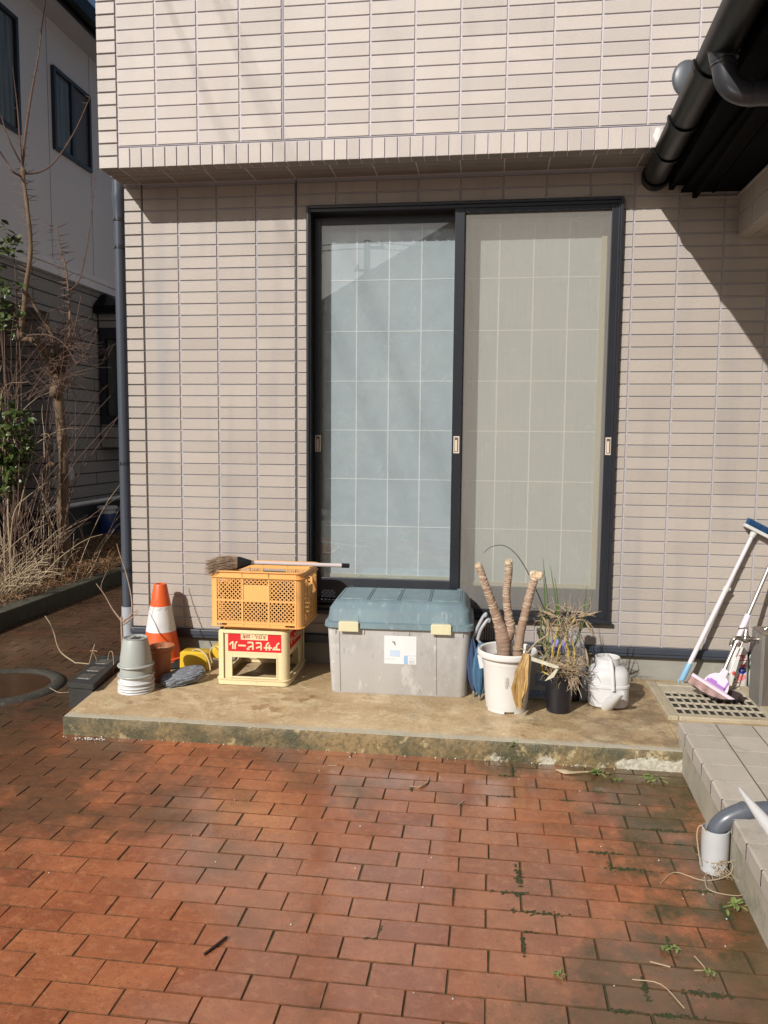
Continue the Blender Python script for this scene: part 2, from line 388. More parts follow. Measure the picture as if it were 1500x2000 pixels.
ptile = M('porch_tile', (.455, .41, .36), .75, bump=.5, bscale=140, var=.5, vscale=8, col2=(.37, .33, .285), attr=.10, spots=[((.14, .12, .09), 5, .56, .2, .5)])
pmort = M('porch_mortar', (.38, .345, .28), .9, bump=.7, bscale=50, var=.7, vscale=6, col2=(.27, .24, .17), spots=[((.07, .065, .04), 4, .5, .2, .6)])
bm = new(); lay = bm.faces.layers.float.new('tint')
def pe(y): return 1.93+.035*(y+.95)
for k in range(26):
    y1 = -.95-.15*k; y0 = y1-.15
    for i in range(15):
        a0 = i*.15 + (0 if i == 0 else 0); t = random.random()
        g = .0032
        P = [(pe(y0)+a0+g, y0+g), (pe(y0)+a0+.15-g, y0+g), (pe(y1)+a0+.15-g, y1-g), (pe(y1)+a0+g, y1-g)]
        z = .19
        top = [bm.verts.new((x, y, z)) for x, y in P]; bot = [bm.verts.new((x, y, z-.008)) for x, y in P]
        fs = [bm.faces.new(top)] + [bm.faces.new((bot[j], bot[(j+1) % 4], top[(j+1) % 4], top[j])) for j in range(4)]
        if i == 0:   # nosing ridge and the tile's downturned edge
            for dx in (.022, .030):
                q = [(pe(y0)+dx, y0+g, z+.0012), (pe(y0)+dx+.003, y0+g, z+.0012), (pe(y1)+dx+.003, y1-g, z+.0012), (pe(y1)+dx, y1-g, z+.0012)]
                fs.append(bm.faces.new([bm.verts.new(p) for p in q]))
            q0 = [(pe(y0), y0+g), (pe(y1), y1-g)]
            v = [bm.verts.new((q0[0][0]-.004, q0[0][1], z-.055)), bm.verts.new((q0[1][0]-.004, q0[1][1], z-.055)), bm.verts.new((q0[1][0]-.004, q0[1][1], z-.003)), bm.verts.new((q0[0][0]-.004, q0[0][1], z-.003))]
            fs.append(bm.faces.new(v)); fs.append(bm.faces.new((v[3], v[2], top[3], top[0])))
            v2 = [bm.verts.new((p.co.x+.012, p.co.y, z-.055)) for p in v[:2]]; fs.append(bm.faces.new((v[1], v[0], v2[0], v2[1])))
        for f in fs: f[lay] = t
o = struct('porch_tiles', bm, ptile)
bm = new()
v = [(pe(-.95)+.002, -.95), (4.2, -.95), (4.2, -4.9), (pe(-4.9)+.002, -4.9)]
loft(bm, [[Vector((x, y, -.01)) for x, y in v[::-1]], [Vector((x, y, .186)) for x, y in v[::-1]]])
struct('porch_base', bm, pmort)
bm = new(); v = [(pe(-.95)+.006, -.952), (4.2, -.952), (4.2, -4.88), (pe(-4.88)+.006, -4.88)]; loft(bm, [[Vector((x, y, .180)) for x, y in v[::-1]], [Vector((x, y, .1875)) for x, y in v[::-1]]]); struct('porch_joints', bm, M('porch_joint', (.09, .078, .06), .9))

kerbm = M('kerb_concrete', (.070, .062, .045), .9, bump=.8, bscale=45, var=.8, vscale=5, col2=(.045, .050, .026), spots=[((.16, .15, .12), 11, .58, .1, .5)])
bm = new(); box(bm, -2.52, -2.385, .2, 7.2, -.01, .12); box(bm, -4.6, -2.52, .2, .33, -.01, .118)
solo('planter_kerb', bm, kerbm, 'low dark mossy concrete kerb edging the planting bed beside the path', 'kerb', bevel=.01)
bm = new(); bmesh.ops.create_grid(bm, x_segments=24, y_segments=70, size=.5)
rs = random.Random(2)
for v in bm.verts: v.co = Vector((-4.6+(v.co.x+.5)*2.085, .33+(v.co.y+.5)*6.9, .095+rs.uniform(-.012, .02)))
struct('planting_soil', bm, M('soil', (.055, .036, .022), .95, bump=1, bscale=40, var=.8, vscale=6, col2=(.12, .075, .04), spots=[((.03, .05, .012), 1.5, .55, .1, .7)]), smooth=60)

# ================================================================== HOUSE
tileA = M('siding_upper', (.52, .47, .43), .62, bump=.55, bscale=150, var=.5, vscale=2.2, col2=(.45, .40, .37), attr=.07, spots=[((.42, .36, .32), 26, .60, .12, .4), ((.72, .66, .56), 60, .66, .06, .5), ((.46, .40, .39), 3, .55, .2, .4)], rvar=.08, spec=.5, bands=((.40, .36, .35), 6, 1.2, .54, .2, .45))
tileB = M('siding_lower', (.405, .355, .312), .55, bump=.6, bscale=130, var=.6, vscale=1.8, col2=(.34, .298, .262), attr=.065, spots=[((.33, .28, .24), 22, .60, .12, .45), ((.68, .62, .50), 70, .70, .04, .7), ((.35, .31, .29), 2.5, .55, .2, .45)], rvar=.1, spec=.6, bands=((.27, .255, .255), 7, .8, .50, .22, .55))  # vertical bands hold streak stains and reflected light patterns in the colour
grout = M('siding_groove', (.37, .355, .385), .8, bump=.2, var=.5, vscale=3, col2=(.31, .30, .325))
grout2 = M('siding_groove_pale', (.52, .49, .53), .8, var=.5, vscale=3, col2=(.50, .46, .48))
seal = M('sealant', (.06, .055, .055), .8)
conc = M('foundation_concrete', (.30, .29, .26), .9, bump=.5, bscale=70, var=.7, vscale=3, col2=(.20, .185, .155), spots=[((.42, .37, .27), 5, .6, .1, .4)])
trimm = M('base_trim_metal', (.035, .042, .058), .45, var=.4, vscale=9, col2=(.06, .07, .085), spots=[((.14, .14, .13), 30, .64, .06, .4)])
house = thing('house', 'tile clad two storey house with a large sliding window and overhanging upper storey', 'house', (0, 0, 0))

WIN = (.064, 1.762, .407, 2.668)
bm = new()
# wall body round the window opening, set just behind the tiles
for x0, x1, z0, z1 in ((-1, WIN[0], .22, 2.83), (WIN[1], 4.2, .22, 2.83), (WIN[0], WIN[1], .22, WIN[2]), (WIN[0], WIN[1], WIN[3], 2.83)): box(bm, x0+.006*(x0 == -1), x1, 0, .16, z0, z1)
box(bm, -.994, -.84, .16, 7, .22, 2.83); box(bm, 4.05, 4.2, .16, 7, .22, 2.83); box(bm, -.84, 4.05, 6.85, 7, .22, 2.83)
lw = part('lower_wall', bm, grout, house)
bm = new(); lay = bm.faces.layers.float.new('tint')
us = [-.897, -3*W, -2*W, -W, -.0015]
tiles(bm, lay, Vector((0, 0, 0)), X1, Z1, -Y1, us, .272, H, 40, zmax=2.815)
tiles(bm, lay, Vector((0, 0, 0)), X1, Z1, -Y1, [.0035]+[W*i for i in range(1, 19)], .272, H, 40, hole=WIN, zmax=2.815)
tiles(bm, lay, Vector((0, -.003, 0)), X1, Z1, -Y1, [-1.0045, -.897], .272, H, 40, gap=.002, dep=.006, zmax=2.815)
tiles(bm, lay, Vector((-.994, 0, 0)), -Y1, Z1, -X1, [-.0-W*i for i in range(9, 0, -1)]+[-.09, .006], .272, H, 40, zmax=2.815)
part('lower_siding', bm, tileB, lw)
bm = new()
for x in (-.897, 0.0): box(bm, x-.003, x+.003, -.003, 0, .275, 2.82)
part('panel_joint', bm, seal, lw)
bm = new()
box(bm, -1.0, 4.2, -.280, 7, 2.823, 5.75)
uw = part('upper_wall', bm, grout2, house)
yu = -.280
bm = new(); lay = bm.faces.layers.float.new('tint')
us = [-.897, -3*W, -2*W, -W, -.0015]
tiles(bm, lay, Vector((0, yu, 0)), X1, Z1, -Y1, us, 2.933, H, 42)
tiles(bm, lay, Vector((0, yu, 0)), X1, Z1, -Y1, [.0035]+[W*i for i in range(1, 19)], 2.933, H, 42)
tiles(bm, lay, Vector((0, yu-.003, 0)), X1, Z1, -Y1, [-1.0075, -.897], 2.933-H*2+.018, H, 44, gap=.002, dep=.006)
tiles(bm, lay, Vector((0, yu, 0)), X1, Z1, -Y1, [-.895+.065*i for i in range(0, 78)], 2.820, .107, 1, gap=.003, dep=.0075)
tiles(bm, lay, Vector((-1.0, 0, 0)), -Y1, Z1, -X1, [-W*i for i in range(9, 0, -1)]+[0, .16, .281], 2.82, H, 44)
part('upper_siding', bm, tileA, uw)
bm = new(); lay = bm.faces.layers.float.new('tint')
# tiled underside of the overhang, tile colour darkened to deepen its shade
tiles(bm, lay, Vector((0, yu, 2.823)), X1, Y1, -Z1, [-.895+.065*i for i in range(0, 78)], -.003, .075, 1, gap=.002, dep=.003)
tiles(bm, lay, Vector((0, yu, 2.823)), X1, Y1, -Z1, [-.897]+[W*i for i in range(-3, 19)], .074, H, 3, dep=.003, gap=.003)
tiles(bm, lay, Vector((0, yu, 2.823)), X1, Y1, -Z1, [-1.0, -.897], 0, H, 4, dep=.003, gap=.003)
part('overhang_underside', bm, M('underside_tile_shaded', (.24, .215, .19), .7, bump=.6, bscale=130, var=.8, vscale=3, col2=(.19, .165, .14), attr=.06), uw)
bm = new(); box(bm, -.897, 4.2, yu-.004, yu, 2.9275, 2.9315); box(bm, -.003, .003, yu-.004, yu, 2.935, 5.74)
part('ledge_strip', bm, grout, uw)
bm = new(); box(bm, -.9995, 4.2, .012, .16, -.02, .222); box(bm, -.985, -.84, .16, 7, -.02, .222)
part('foundation', bm, conc, house)
bm = new(); box(bm, -1.012, 4.2, -.030, .014, .236, .268); box(bm, -1.008, 4.2, -.024, .014, .219, .236); box(bm, -1.012, -.985, .014, 6.9, .222, .266)
part('base_trim', bm, trimm, house, bevel=.003)
bm = new()
rf = [(-1.6, -.9, 5.75), (4.8, -.9, 5.75), (4.8, 7.6, 5.75), (-1.6, 7.6, 5.75)]
vb = [bm.verts.new(p) for p in rf]; vt = [bm.verts.new((x, y, z+.12)) for x, y, z in rf]; rr = [bm.verts.new((.9, 3.3, 7.4)), bm.verts.new((2.3, 3.3, 7.4))]
bm.faces.new(vb[::-1])
for i in range(4): bm.faces.new((vb[i], vb[(i+1) % 4], vt[(i+1) % 4], vt[i]))
bm.faces.new((vt[0], vt[1], rr[1], rr[0])); bm.faces.new((vt[1], vt[2], rr[1])); bm.faces.new((vt[2], vt[3], rr[0], rr[1])); bm.faces.new((vt[3], vt[0], rr[0]))
part('roof', bm, M('dark_roof', (.03, .032, .037), .5, var=.4, vscale=3, bump=.3), house)

# window
alu = M('window_metal', (.017, .019, .025), .32, bump=.1, bscale=200, var=.4, vscale=3, col2=(.026, .029, .036), spots=[((.05, .05, .05), 18, .63, .1, .5)])
alu2 = M('sash_metal', (.030, .033, .041), .38, var=.4, vscale=5, col2=(.045, .047, .055))
def glass(name, tint, ior=1.5, dust=.0):
    m = bpy.data.materials.new(name); m.use_nodes = True; N = m.node_tree.nodes; L = m.node_tree.links; N.clear()
    o = N.new('ShaderNodeOutputMaterial'); mi = N.new('ShaderNodeMixShader'); t = N.new('ShaderNodeBsdfTransparent'); g = N.new('ShaderNodeBsdfGlossy')
    fr = N.new('ShaderNodeFresnel'); fr.inputs['IOR'].default_value = ior; t.inputs[0].default_value = (*tint, 1); g.inputs['Roughness'].default_value = 0.0
    gm = N.new('ShaderNodeNewGeometry'); bk = N.new('ShaderNodeMath'); bk.operation = 'SUBTRACT'; bk.inputs[0].default_value = 1; L.new(gm.outputs['Backfacing'], bk.inputs[1])
    fx = N.new('ShaderNodeMath'); fx.operation = 'MULTIPLY'; L.new(fr.outputs[0], fx.inputs[0]); L.new(bk.outputs[0], fx.inputs[1])   # reflection at the outer faces only
    L.new(fx.outputs[0], mi.inputs[0]); L.new(t.outputs[0], mi.inputs[1]); L.new(g.outputs[0], mi.inputs[2])
    d = N.new('ShaderNodeBsdfDiffuse'); d.inputs[0].default_value = (.55, .6, .6, 1); m2 = N.new('ShaderNodeMixShader')
    n = N.new('ShaderNodeTexNoise'); n.inputs['Scale'].default_value = 14; n.inputs['Detail'].default_value = 8; n.inputs['Roughness'].default_value = .75
    tc = N.new('ShaderNodeTexCoord'); L.new(tc.outputs['Object'], n.inputs[0])
    r = N.new('ShaderNodeMapRange'); r.inputs[1].default_value = .45; r.inputs[2].default_value = .8; r.inputs[3].default_value = dust*.4; r.inputs[4].default_value = dust*2.5; L.new(n.outputs['Fac'], r.inputs[0])
    L.new(r.outputs[0], m2.inputs[0]); L.new(mi.outputs[0], m2.inputs[1]); L.new(d.outputs[0], m2.inputs[2]); L.new(m2.outputs[0], o.inputs[0])
    MATS[name] = m; return m
def ring_boxes(bm, x0, x1, z0, z1, y0, y1, l, r, bt, t):
    box(bm, x0, x0+l, y0, y1, z0, z1); box(bm, x1-r, x1, y0, y1, z0, z1)
    box(bm, x0+l, x1-r, y0+.0015, y1-.0015, z0, z0+bt); box(bm, x0+l, x1-r, y0+.0015, y1-.0015, z1-t, z1)
bm = new()
ring_boxes(bm, WIN[0], WIN[1], WIN[2], WIN[3], -.034, .10, .014, .014, .016, .012)
ring_boxes(bm, WIN[0]+.014, WIN[1]-.014, WIN[2]+.016, WIN[3]-.012, -.024, .10, .008, .010, .018, .018)
box(bm, WIN[0]+.0225, WIN[1]-.0245, .012, .018, WIN[2]+.034, WIN[2]+.052); box(bm, WIN[0]+.0225, WIN[1]-.0245, .0515, .0545, WIN[2]+.034, WIN[2]+.056)
win = part('window', bm, alu, house, bevel=.0018)
bm = new(); box(bm, WIN[0]-.006, WIN[1]+.010, -.047, -.034, WIN[2]-.012, WIN[2]+.010); part('sill', bm, alu, win, bevel=.003)
bm = new(); ring_boxes(bm, .092, .930, .470, 2.628, .056, .086, .036, .045, .120, .040); part('sash', bm, alu2, win, bevel=.002)
bm = new(); ring_boxes(bm, .900, 1.738, .462, 2.632, .020, .050, .046, .046, .112, .040); part('sash', bm, alu2, win, bevel=.002)
gl = glass('pane_glass_cool', (.925, .96, .98), 2.6, .03)
gr = glass('pane_glass', (.97, .985, .97), 1.6, .012)
bm = new(); box(bm, .128, .885, .068, .074, .590, 2.588); part('pane', bm, gl, win)
bm = new(); box(bm, .946, 1.692, .032, .038, .574, 2.592); part('pane', bm, gr, win)
bm = new(); ring_boxes(bm, .882, 1.752, .430, 2.640, -.016, .008, .052, .048, .022, .028); part('screen_frame', bm, alu, win, bevel=.002)
m = bpy.data.materials.new('insect_screen'); m.use_nodes = True; N = m.node_tree.nodes; L = m.node_tree.links; N.clear()
o = N.new('ShaderNodeOutputMaterial'); mi = N.new('ShaderNodeMixShader'); t = N.new('ShaderNodeBsdfTransparent'); d = N.new('ShaderNodeBsdfDiffuse'); d.inputs[0].default_value = (.375, .355, .325, 1)
tc = N.new('ShaderNodeTexCoord'); mp = N.new('ShaderNodeMapping'); mp.inputs['Scale'].default_value = (90, 1, 3); L.new(tc.outputs['Object'], mp.inputs[0])
n = N.new('ShaderNodeTexNoise'); n.inputs['Scale'].default_value = 1; n.inputs['Detail'].default_value = 3; L.new(mp.outputs[0], n.inputs[0])
r = N.new('ShaderNodeMapRange'); r.inputs[3].default_value = .32; r.inputs[4].default_value = .46; L.new(n.outputs['Fac'], r.inputs[0])
L.new(r.outputs[0], mi.inputs[0]); L.new(t.outputs[0], mi.inputs[1]); L.new(d.outputs[0], mi.inputs[2]); L.new(mi.outputs[0], o.inputs[0])
bm = new(); v = [bm.verts.new(p) for p in ((.934, -.002, .452), (1.704, -.002, .452), (1.704, -.002, 2.612), (.934, -.002, 2.612))]; bm.faces.new(v)
part('insect_screen', bm, m, win)
pullm = M('pull_plate', (.62, .52, .42), .4); pulld = M('pull_recess', (.10, .09, .08), .5)
for x, y in ((.112, .056), (.9085, -.016), (1.7255, -.016)):
    bm = new(); ring_boxes(bm, x-.016, x+.016, 1.322, 1.416, y-.004, y, .0055, .0055, .007, .007); box(bm, x-.0105, x+.0105, y-.0012, y, 1.329, 1.409, 1)
    box(bm, x-.008, x+.004, y-.0022, y-.0012, 1.333, 1.395, 0)
    part('pull', bm, [pullm, pulld], win)
# shoji behind the glass
cream = M('shoji_wood', (.56, .49, .35), .6, var=.5, vscale=4, col2=(.50, .43, .30), stretch=(8, 8, 1))
m, N, L, b = node_mat('shoji_paper')
tc = N.new('ShaderNodeTexCoord')
mp = N.new('ShaderNodeMapping'); L.new(tc.outputs['Object'], mp.inputs[0])
wv = N.new('ShaderNodeTexVoronoi'); wv.feature = 'DISTANCE_TO_EDGE'; wv.inputs['Scale'].default_value = 15; wv.inputs['Randomness'].default_value = 1
def nz2(s, d=4): return nz(s, d, .65, tc.outputs['Object'])
nn = N.new('ShaderNodeTexNoise'); nn.inputs['Scale'].default_value = 9; L.new(tc.outputs['Object'], nn.inputs[0])
va = N.new('ShaderNodeVectorMath'); va.operation = 'MULTIPLY_ADD'; L.new(nn.outputs['Color'], va.inputs[0]); va.inputs[1].default_value = (.25, .25, .25); L.new(tc.outputs['Object'], va.inputs[2]); L.new(va.outputs[0], wv.inputs['Vector'])
c = mx(mr(nz2(5), .3, .7), (.475, .49, .485), (.53, .54, .525))
c = mx(ma('MULTIPLY', mr(wv.outputs['Distance'], 0, .03, .8, 0), mr(nz2(11), .52, .62)), c, (.66, .68, .65))
L.new(c, b.inputs['Base Color']); b.inputs['Roughness'].default_value = .8
bm = new(); box(bm, .120, .915, .130, .133, .58, 2.62); box(bm, .915, 1.70, .1335, .136, .56, 2.62)
pap = part('shoji_paper', bm, m, win)
bm = new(); ring_boxes(bm, .085, .925, .545, 2.665, .122, .145, .055, .03, .058, .075)
part('shoji_frame', bm, cream, win)
bm = new(); ring_boxes(bm, .93, 1.728, .52, 2.665, .124, .147, .03, .055, .062, .075)
part('shoji_frame', bm, cream, win)
km = M('shoji_lattice', (.84, .80, .74), .6)
bm = new()
for x in (.322, .508, .692, .878): box(bm, x-.0032, x+.0032, .1285, .1302, .60, 2.59)
for x in (1.124, 1.312, 1.503): box(bm, x-.0032, x+.0032, .1325, .1342, .58, 2.59)
for z in (2.295, 2.008, 1.727, 1.446, 1.164, .889):
    box(bm, .14, .896, .1282, .1300, z-.0024, z+.0024); box(bm, .96, 1.675, .1323, .134, z-.0024, z+.0024)
part('shoji_lattice', bm, km, win)
bm = new(); box(bm, .01, 1.82, .1605, .20, .25, 2.82); part('room_lining', bm, M('dark_room', (.10, .09, .08), .9), win)

# downpipe at the left corner
pipem = M('downpipe_plastic', (.050, .060, .082), .38, var=.5, vscale=2, col2=(.075, .085, .105), stretch=(1, 1, .5), spots=[((.12, .12, .12), 25, .64, .08, .35)])
bm = new(); px, py = -1.060, .045
lathe(bm, [(.036, 2.86), (.036, 2.79), (.040, 2.79), (.040, 2.765), (.036, 2.74), (.030, 2.64), (.030, .355)], (px, py), 20, capb=True, capt=True)
tube(bm, [(px, py, 2.86), (px, .3, 2.95)], .03, 12)
dp = part('downpipe', bm, pipem, house, smooth=40)
for z in (2.645, 2.49, 1.24, .60):
    bm = new()
    lathe(bm, [(.0305, z-.009), (.0335, z-.009), (.0335, z+.009), (.0305, z+.009)], (px, py), 20, capb=False)
    box(bm, px+.028, px+.065, py-.006, py+.006, z-.008, z+.008)
    tube(bm, [(px-.012, py-.034, z), (px-.012, py-.042, z)], .004, 6)
    part('pipe_bracket', bm, M('bracket_metal', (.03, .033, .04), .4), dp, smooth=40)
bm = new(); lathe(bm, [(.040, -.02), (.040, .375), (.036, .377), (.036, .33)], (px+.004, py), 20, capb=False)
part('pipe_sleeve', bm, M('pale_pipe', (.36, .39, .42), .5, var=.5, vscale=6, col2=(.26, .28, .30)), dp, smooth=40)

# vent hood and flashing on the upper wall
bm = new(); s = bmesh.ops.create_uvsphere(bm, u_segments=20, v_segments=12, radius=1)
for v in bm.verts: v.co = Vector((1.995+v.co.x*.072, -.290+min(v.co.y, 0)*.022, 3.135+v.co.z*.085))
part('vent_hood', bm, M('vent_metal', (.075, .085, .10), .4, var=.3), house, smooth=60)
bm = new(); blob(bm, (1.868, -.288, 2.875), .018, .003, .036, jit=.3); part('sealant_patch', bm, M('white_sealant', (.7, .68, .66), .7), house, smooth=60)

# porch roof with its gutter
blk = M('black_metal', (.0028, .0028, .0034), .36, var=.4, vscale=3, col2=(.005, .005, .006), spec=.30)
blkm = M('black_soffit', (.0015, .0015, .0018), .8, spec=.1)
def gx(y): return 1.913+.04*(y+.05)
gpts = [(gx(y), y, 2.772) for y in (-.03, -.6, -1.2, -1.8, -2.4, -3.0)]
bm = new()
n = 14; prev = None
for p in gpts:
    rg = []
    for rad in (.066, .061):
        for i in range(n+1):
            a = math.pi + math.pi*i/n; rg.append(Vector((p[0]+rad*math.cos(a), p[1], p[2]+rad*math.sin(a))))
    vs = [bm.verts.new(q) for q in rg[:n+1]+rg[n+1:][::-1]]
    if prev:
        for i in range(len(vs)): bm.faces.new((prev[i], prev[(i+1) % len(vs)], vs[(i+1) % len(vs)], vs[i]))
    else: bm.faces.new(vs)
    prev = vs
bm.faces.new(prev[::-1])
gut = part('gutter', bm, blk, house, smooth=40)
for y in (-.06, -.42, -.80, -1.30, -1.95):
    bm = new()
    pr = [(gx(y)+.071*math.cos(math.pi+math.pi*i/14), y, 2.772+.071*math.sin(math.pi+math.pi*i/14)) for i in range(15)]
    for k in range(14):
        a, c2 = Vector(pr[k]), Vector(pr[k+1]); md = (a+c2)/2; ax = (c2-a)/2*1.05; nn_ = ax.cross(Y1).normalized()*.003
        obox(bm, md, ax, Vector((0, .014, 0)), nn_)
    part('gutter_joint', bm, blk, gut)
bm = new(); lathe(bm, [(.001, 0), (.066, 0), (.072, .004), (.072, .030), (.066, .034)], (0, 0), 24, capb=False)
for v in bm.verts: v.co = Vector((gx(-.02)+v.co.x, -.012-v.co.z, 2.765+v.co.y))
part('gutter_end', bm, blk, gut, smooth=40)
grey = M('elbow_plastic', (.026, .028, .034), .33, var=.4, vscale=4, col2=(.07, .075, .085))
ex = gx(-1.45)
bm = new()
tube(bm, [(ex-.002, -1.45, 2.74), (ex+.004, -1.45, 2.70)], [.050, .047], 20)
el = spline([(ex, -1.45, 2.74), (ex+.002, -1.45, 2.69), (ex+.022, -1.45, 2.625), (ex+.075, -1.45, 2.592), (ex+.16, -1.45, 2.588), (ex+.5, -1.45, 2.578)], 6)
tube(bm, el, .040, 20)
eo = part('drain_elbow', bm, grey, gut, smooth=40)
bm = new()
def collar(bm, p, d, r, h, n=20):
    d = Vector(d).normalized()*h; tube(bm, [Vector(p)-d, Vector(p)+d], r, n)
for a_, b_, c_, d_ in (((ex+.002, -1.45, 2.690), (0, 0, 1), .0435, .006), ((ex+.105, -1.45, 2.590), (1, 0, 0), .0425, .012), ((ex, -1.45, 2.735), (0, 0, 1), .054, .004)):
    bm = new(); collar(bm, a_, b_, c_, d_); part('pipe_collar', bm, grey, eo, smooth=40)
bm = new()
# roof deck rising to the right, fascia, soffit and its battens
def sx(y): return .04*(y+.05)
Y0, YE = -.279, -3.05
v = [Vector((gx(0)-.02, -.279, 2.80)), Vector((4.4, -.279, 3.80)), Vector((4.4, YE, 3.80)), Vector((gx(YE)-.02, YE, 2.80))]
a = [bm.verts.new(p) for p in v]; c_ = [bm.verts.new(p+Vector((-.01, 0, .045))) for p in v]
bm.faces.new(a); bm.faces.new(c_[::-1])
for i in range(4): bm.faces.new((a[i], c_[i], c_[(i+1) % 4], a[(i+1) % 4]))
pr = part('porch_roof', bm, M('porch_roofing', (.018, .019, .022), .5, bump=.3), house)
def slat(bm, x0, x1, z0, z1, ya=-.004, yb=-3.0):
    P = [[Vector((x+sx(y), y, z)) for x, z in ((x0, z0), (x1, z0), (x1, z1), (x0, z1))] for y in (ya, yb)]
    loft(bm, [P[1], P[0]])
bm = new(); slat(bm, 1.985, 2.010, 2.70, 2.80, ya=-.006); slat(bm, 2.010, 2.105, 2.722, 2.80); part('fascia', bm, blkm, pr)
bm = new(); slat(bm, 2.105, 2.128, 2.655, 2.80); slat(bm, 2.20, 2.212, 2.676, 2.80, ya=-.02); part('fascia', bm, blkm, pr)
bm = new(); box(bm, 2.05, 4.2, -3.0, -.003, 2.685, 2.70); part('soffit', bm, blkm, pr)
bm = new(); box(bm, 2.13, 2.335, -.012, -.005, 2.655, 2.662); box(bm, 2.326, 2.336, -2.6, -.012, 2.655, 2.662); part('soffit_trim', bm, M('pale_trim', (.40, .37, .33), .6), pr)
bm = new(); box(bm, 2.345, 2.75, -2.55, -.006, 2.455, 2.69)
pb = part('porch_beam', bm, grout, house)
bm = new(); lay = bm.faces.layers.float.new('tint')
tiles(bm, lay, Vector((2.345, 0, 0)), -Y1, Z1, -X1, [.008+W*i for i in range(0, 13)], 2.455, .112, 2)
tiles(bm, lay, Vector((2.345, 0, 2.455)), -Y1, X1, -Z1, [.008+W*i for i in range(0, 12)], 0, H, 6, dep=.004)
part('beam_siding', bm, M('siding_beam', (.42, .375, .33), .6, bump=.6, bscale=130, var=.6, vscale=3, col2=(.34, .30, .26), attr=.06), pb)
bm = new(); box(bm, 2.352, 2.74, -2.9, -2.552, .18, 2.69); pc = part('porch_column', bm, grout, house)
bm = new(); lay = bm.faces.layers.float.new('tint')
for k in range(38):
    for i in range(2): tile(bm, lay, Vector((2.352, -2.9, .18+k*H)), X1, Z1, -Y1, i*.19+.002, i*.19+.19, .001, H-.003)
part('column_siding', bm, MATS['siding_beam'], pc)

# ================================================================== NEIGHBOURING HOUSE
NX = -4.0
stuc = M('grey_render', (.66, .64, .615), .85, bump=.35, bscale=120, var=.5, vscale=1.2, col2=(.60, .58, .56))
stuc2 = M('grey_trim', (.74, .72, .70), .7, var=.4, vscale=3)
m, N, L, b = node_mat('split_stone_siding')
geo = N.new('ShaderNodeNewGeometry')
sp = N.new('ShaderNodeSeparateXYZ'); L.new(geo.outputs['Position'], sp.inputs[0]); cb = N.new('ShaderNodeCombineXYZ')
L.new(sp.outputs[1], cb.inputs[0]); L.new(sp.outputs[2], cb.inputs[1])
bt = N.new('ShaderNodeTexBrick'); L.new(cb.outputs[0], bt.inputs['Vector']); bt.inputs['Scale'].default_value = 1; bt.inputs['Brick Width'].default_value = 1.35; bt.inputs['Row Height'].default_value = .152; bt.inputs['Mortar Size'].default_value = .008; bt.inputs['Mortar Smooth'].default_value = .1
bt.inputs['Color1'].default_value = (.27, .255, .23, 1); bt.inputs['Color2'].default_value = (.32, .30, .27, 1); bt.inputs['Mortar'].default_value = (.03, .03, .03, 1); bt.offset = .5
L.new(mx(mr(nz(30, 4), .35, .7, 0, .4), bt.outputs['Color'], (.12, .115, .105)), b.inputs['Base Color']); b.inputs['Roughness'].default_value = .9
bp = N.new('ShaderNodeBump'); bp.inputs['Strength'].default_value = .9; bp.inputs['Distance'].default_value = .02
L.new(ma('SUBTRACT', ma('MULTIPLY', nz(22, 5), .6), bt.outputs['Fac']), bp.inputs['Height']); L.new(bp.outputs[0], b.inputs['Normal'])
stone = m
nh = thing('neighbouring_house', 'grey rendered two storey house next door with black framed windows', 'house', (NX, 5, 0))
bm = new(); box(bm, -9.5, NX, 1.2, 10.5, 3.30, 6.15); part('upper_wall', bm, stuc, nh)
bm = new()
box(bm, -9.5, NX-.03, 4.37, 10.5, .50, 3.26); box(bm, -9.5, NX-.03, 1.2, 1.5, .50, 3.26); box(bm, -9.5, NX-.03, 1.5, 4.37, 2.82, 3.26)
part('lower_wall', bm, stone, nh)
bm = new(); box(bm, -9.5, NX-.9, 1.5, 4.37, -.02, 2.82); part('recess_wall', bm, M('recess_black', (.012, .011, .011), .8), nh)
bm = new(); box(bm, NX-.03, NX+.045, 1.17, 10.55, 3.26, 3.285); box(bm, NX-.03, NX+.03, 1.18, 10.54, 3.285, 3.36); box(bm, NX-.03, NX+.05, 1.17, 10.55, 3.36, 3.385); box(bm, NX-.03, NX+.02, 1.18, 10.53, 3.385, 3.43)
part('string_course', bm, stuc2, nh, bevel=.003)
bm = new(); box(bm, -9.5, NX-.02, 4.37, 10.5, -.02, .50); box(bm, -9.5, NX-.02, 1.2, 1.5, -.02, .5)
part('foundation', bm, M('neighbour_foundation', (.055, .055, .055), .9, bump=.4, var=.6, vscale=3), nh)
bm = new()
for y in (3.35, 4.43, 5.40, 6.35): box(bm, NX-.001, NX+.0015, y-.004, y+.004, 3.43, 6.13)
part('panel_seam', bm, M('seam_dark', (.12, .12, .13), .8), nh)
bm = new(); box(bm, -10, NX+.32, .9, 10.9, 6.13, 6.16); part('eaves_soffit', bm, M('soffit_grey', (.50, .48, .46), .8, var=.3), nh)
bm = new(); box(bm, NX+.32, NX+.36, .9, 10.9, 6.10, 6.33); box(bm, NX+.36, NX+.47, .85, 10.95, 6.14, 6.27); box(bm, NX+.365, NX+.46, .86, 10.9, 6.27, 6.32)
part('eaves_gutter', bm, blk, nh, bevel=.006)
bm = new()
a = [bm.verts.new(p) for p in ((NX+.40, .8, 6.33), (NX+.40, 11, 6.33), (-10.1, 11, 6.33), (-10.1, .8, 6.33))]; c_ = [bm.verts.new((-6.9, 3.9, 8.0)), bm.verts.new((-6.9, 8, 8.0))]
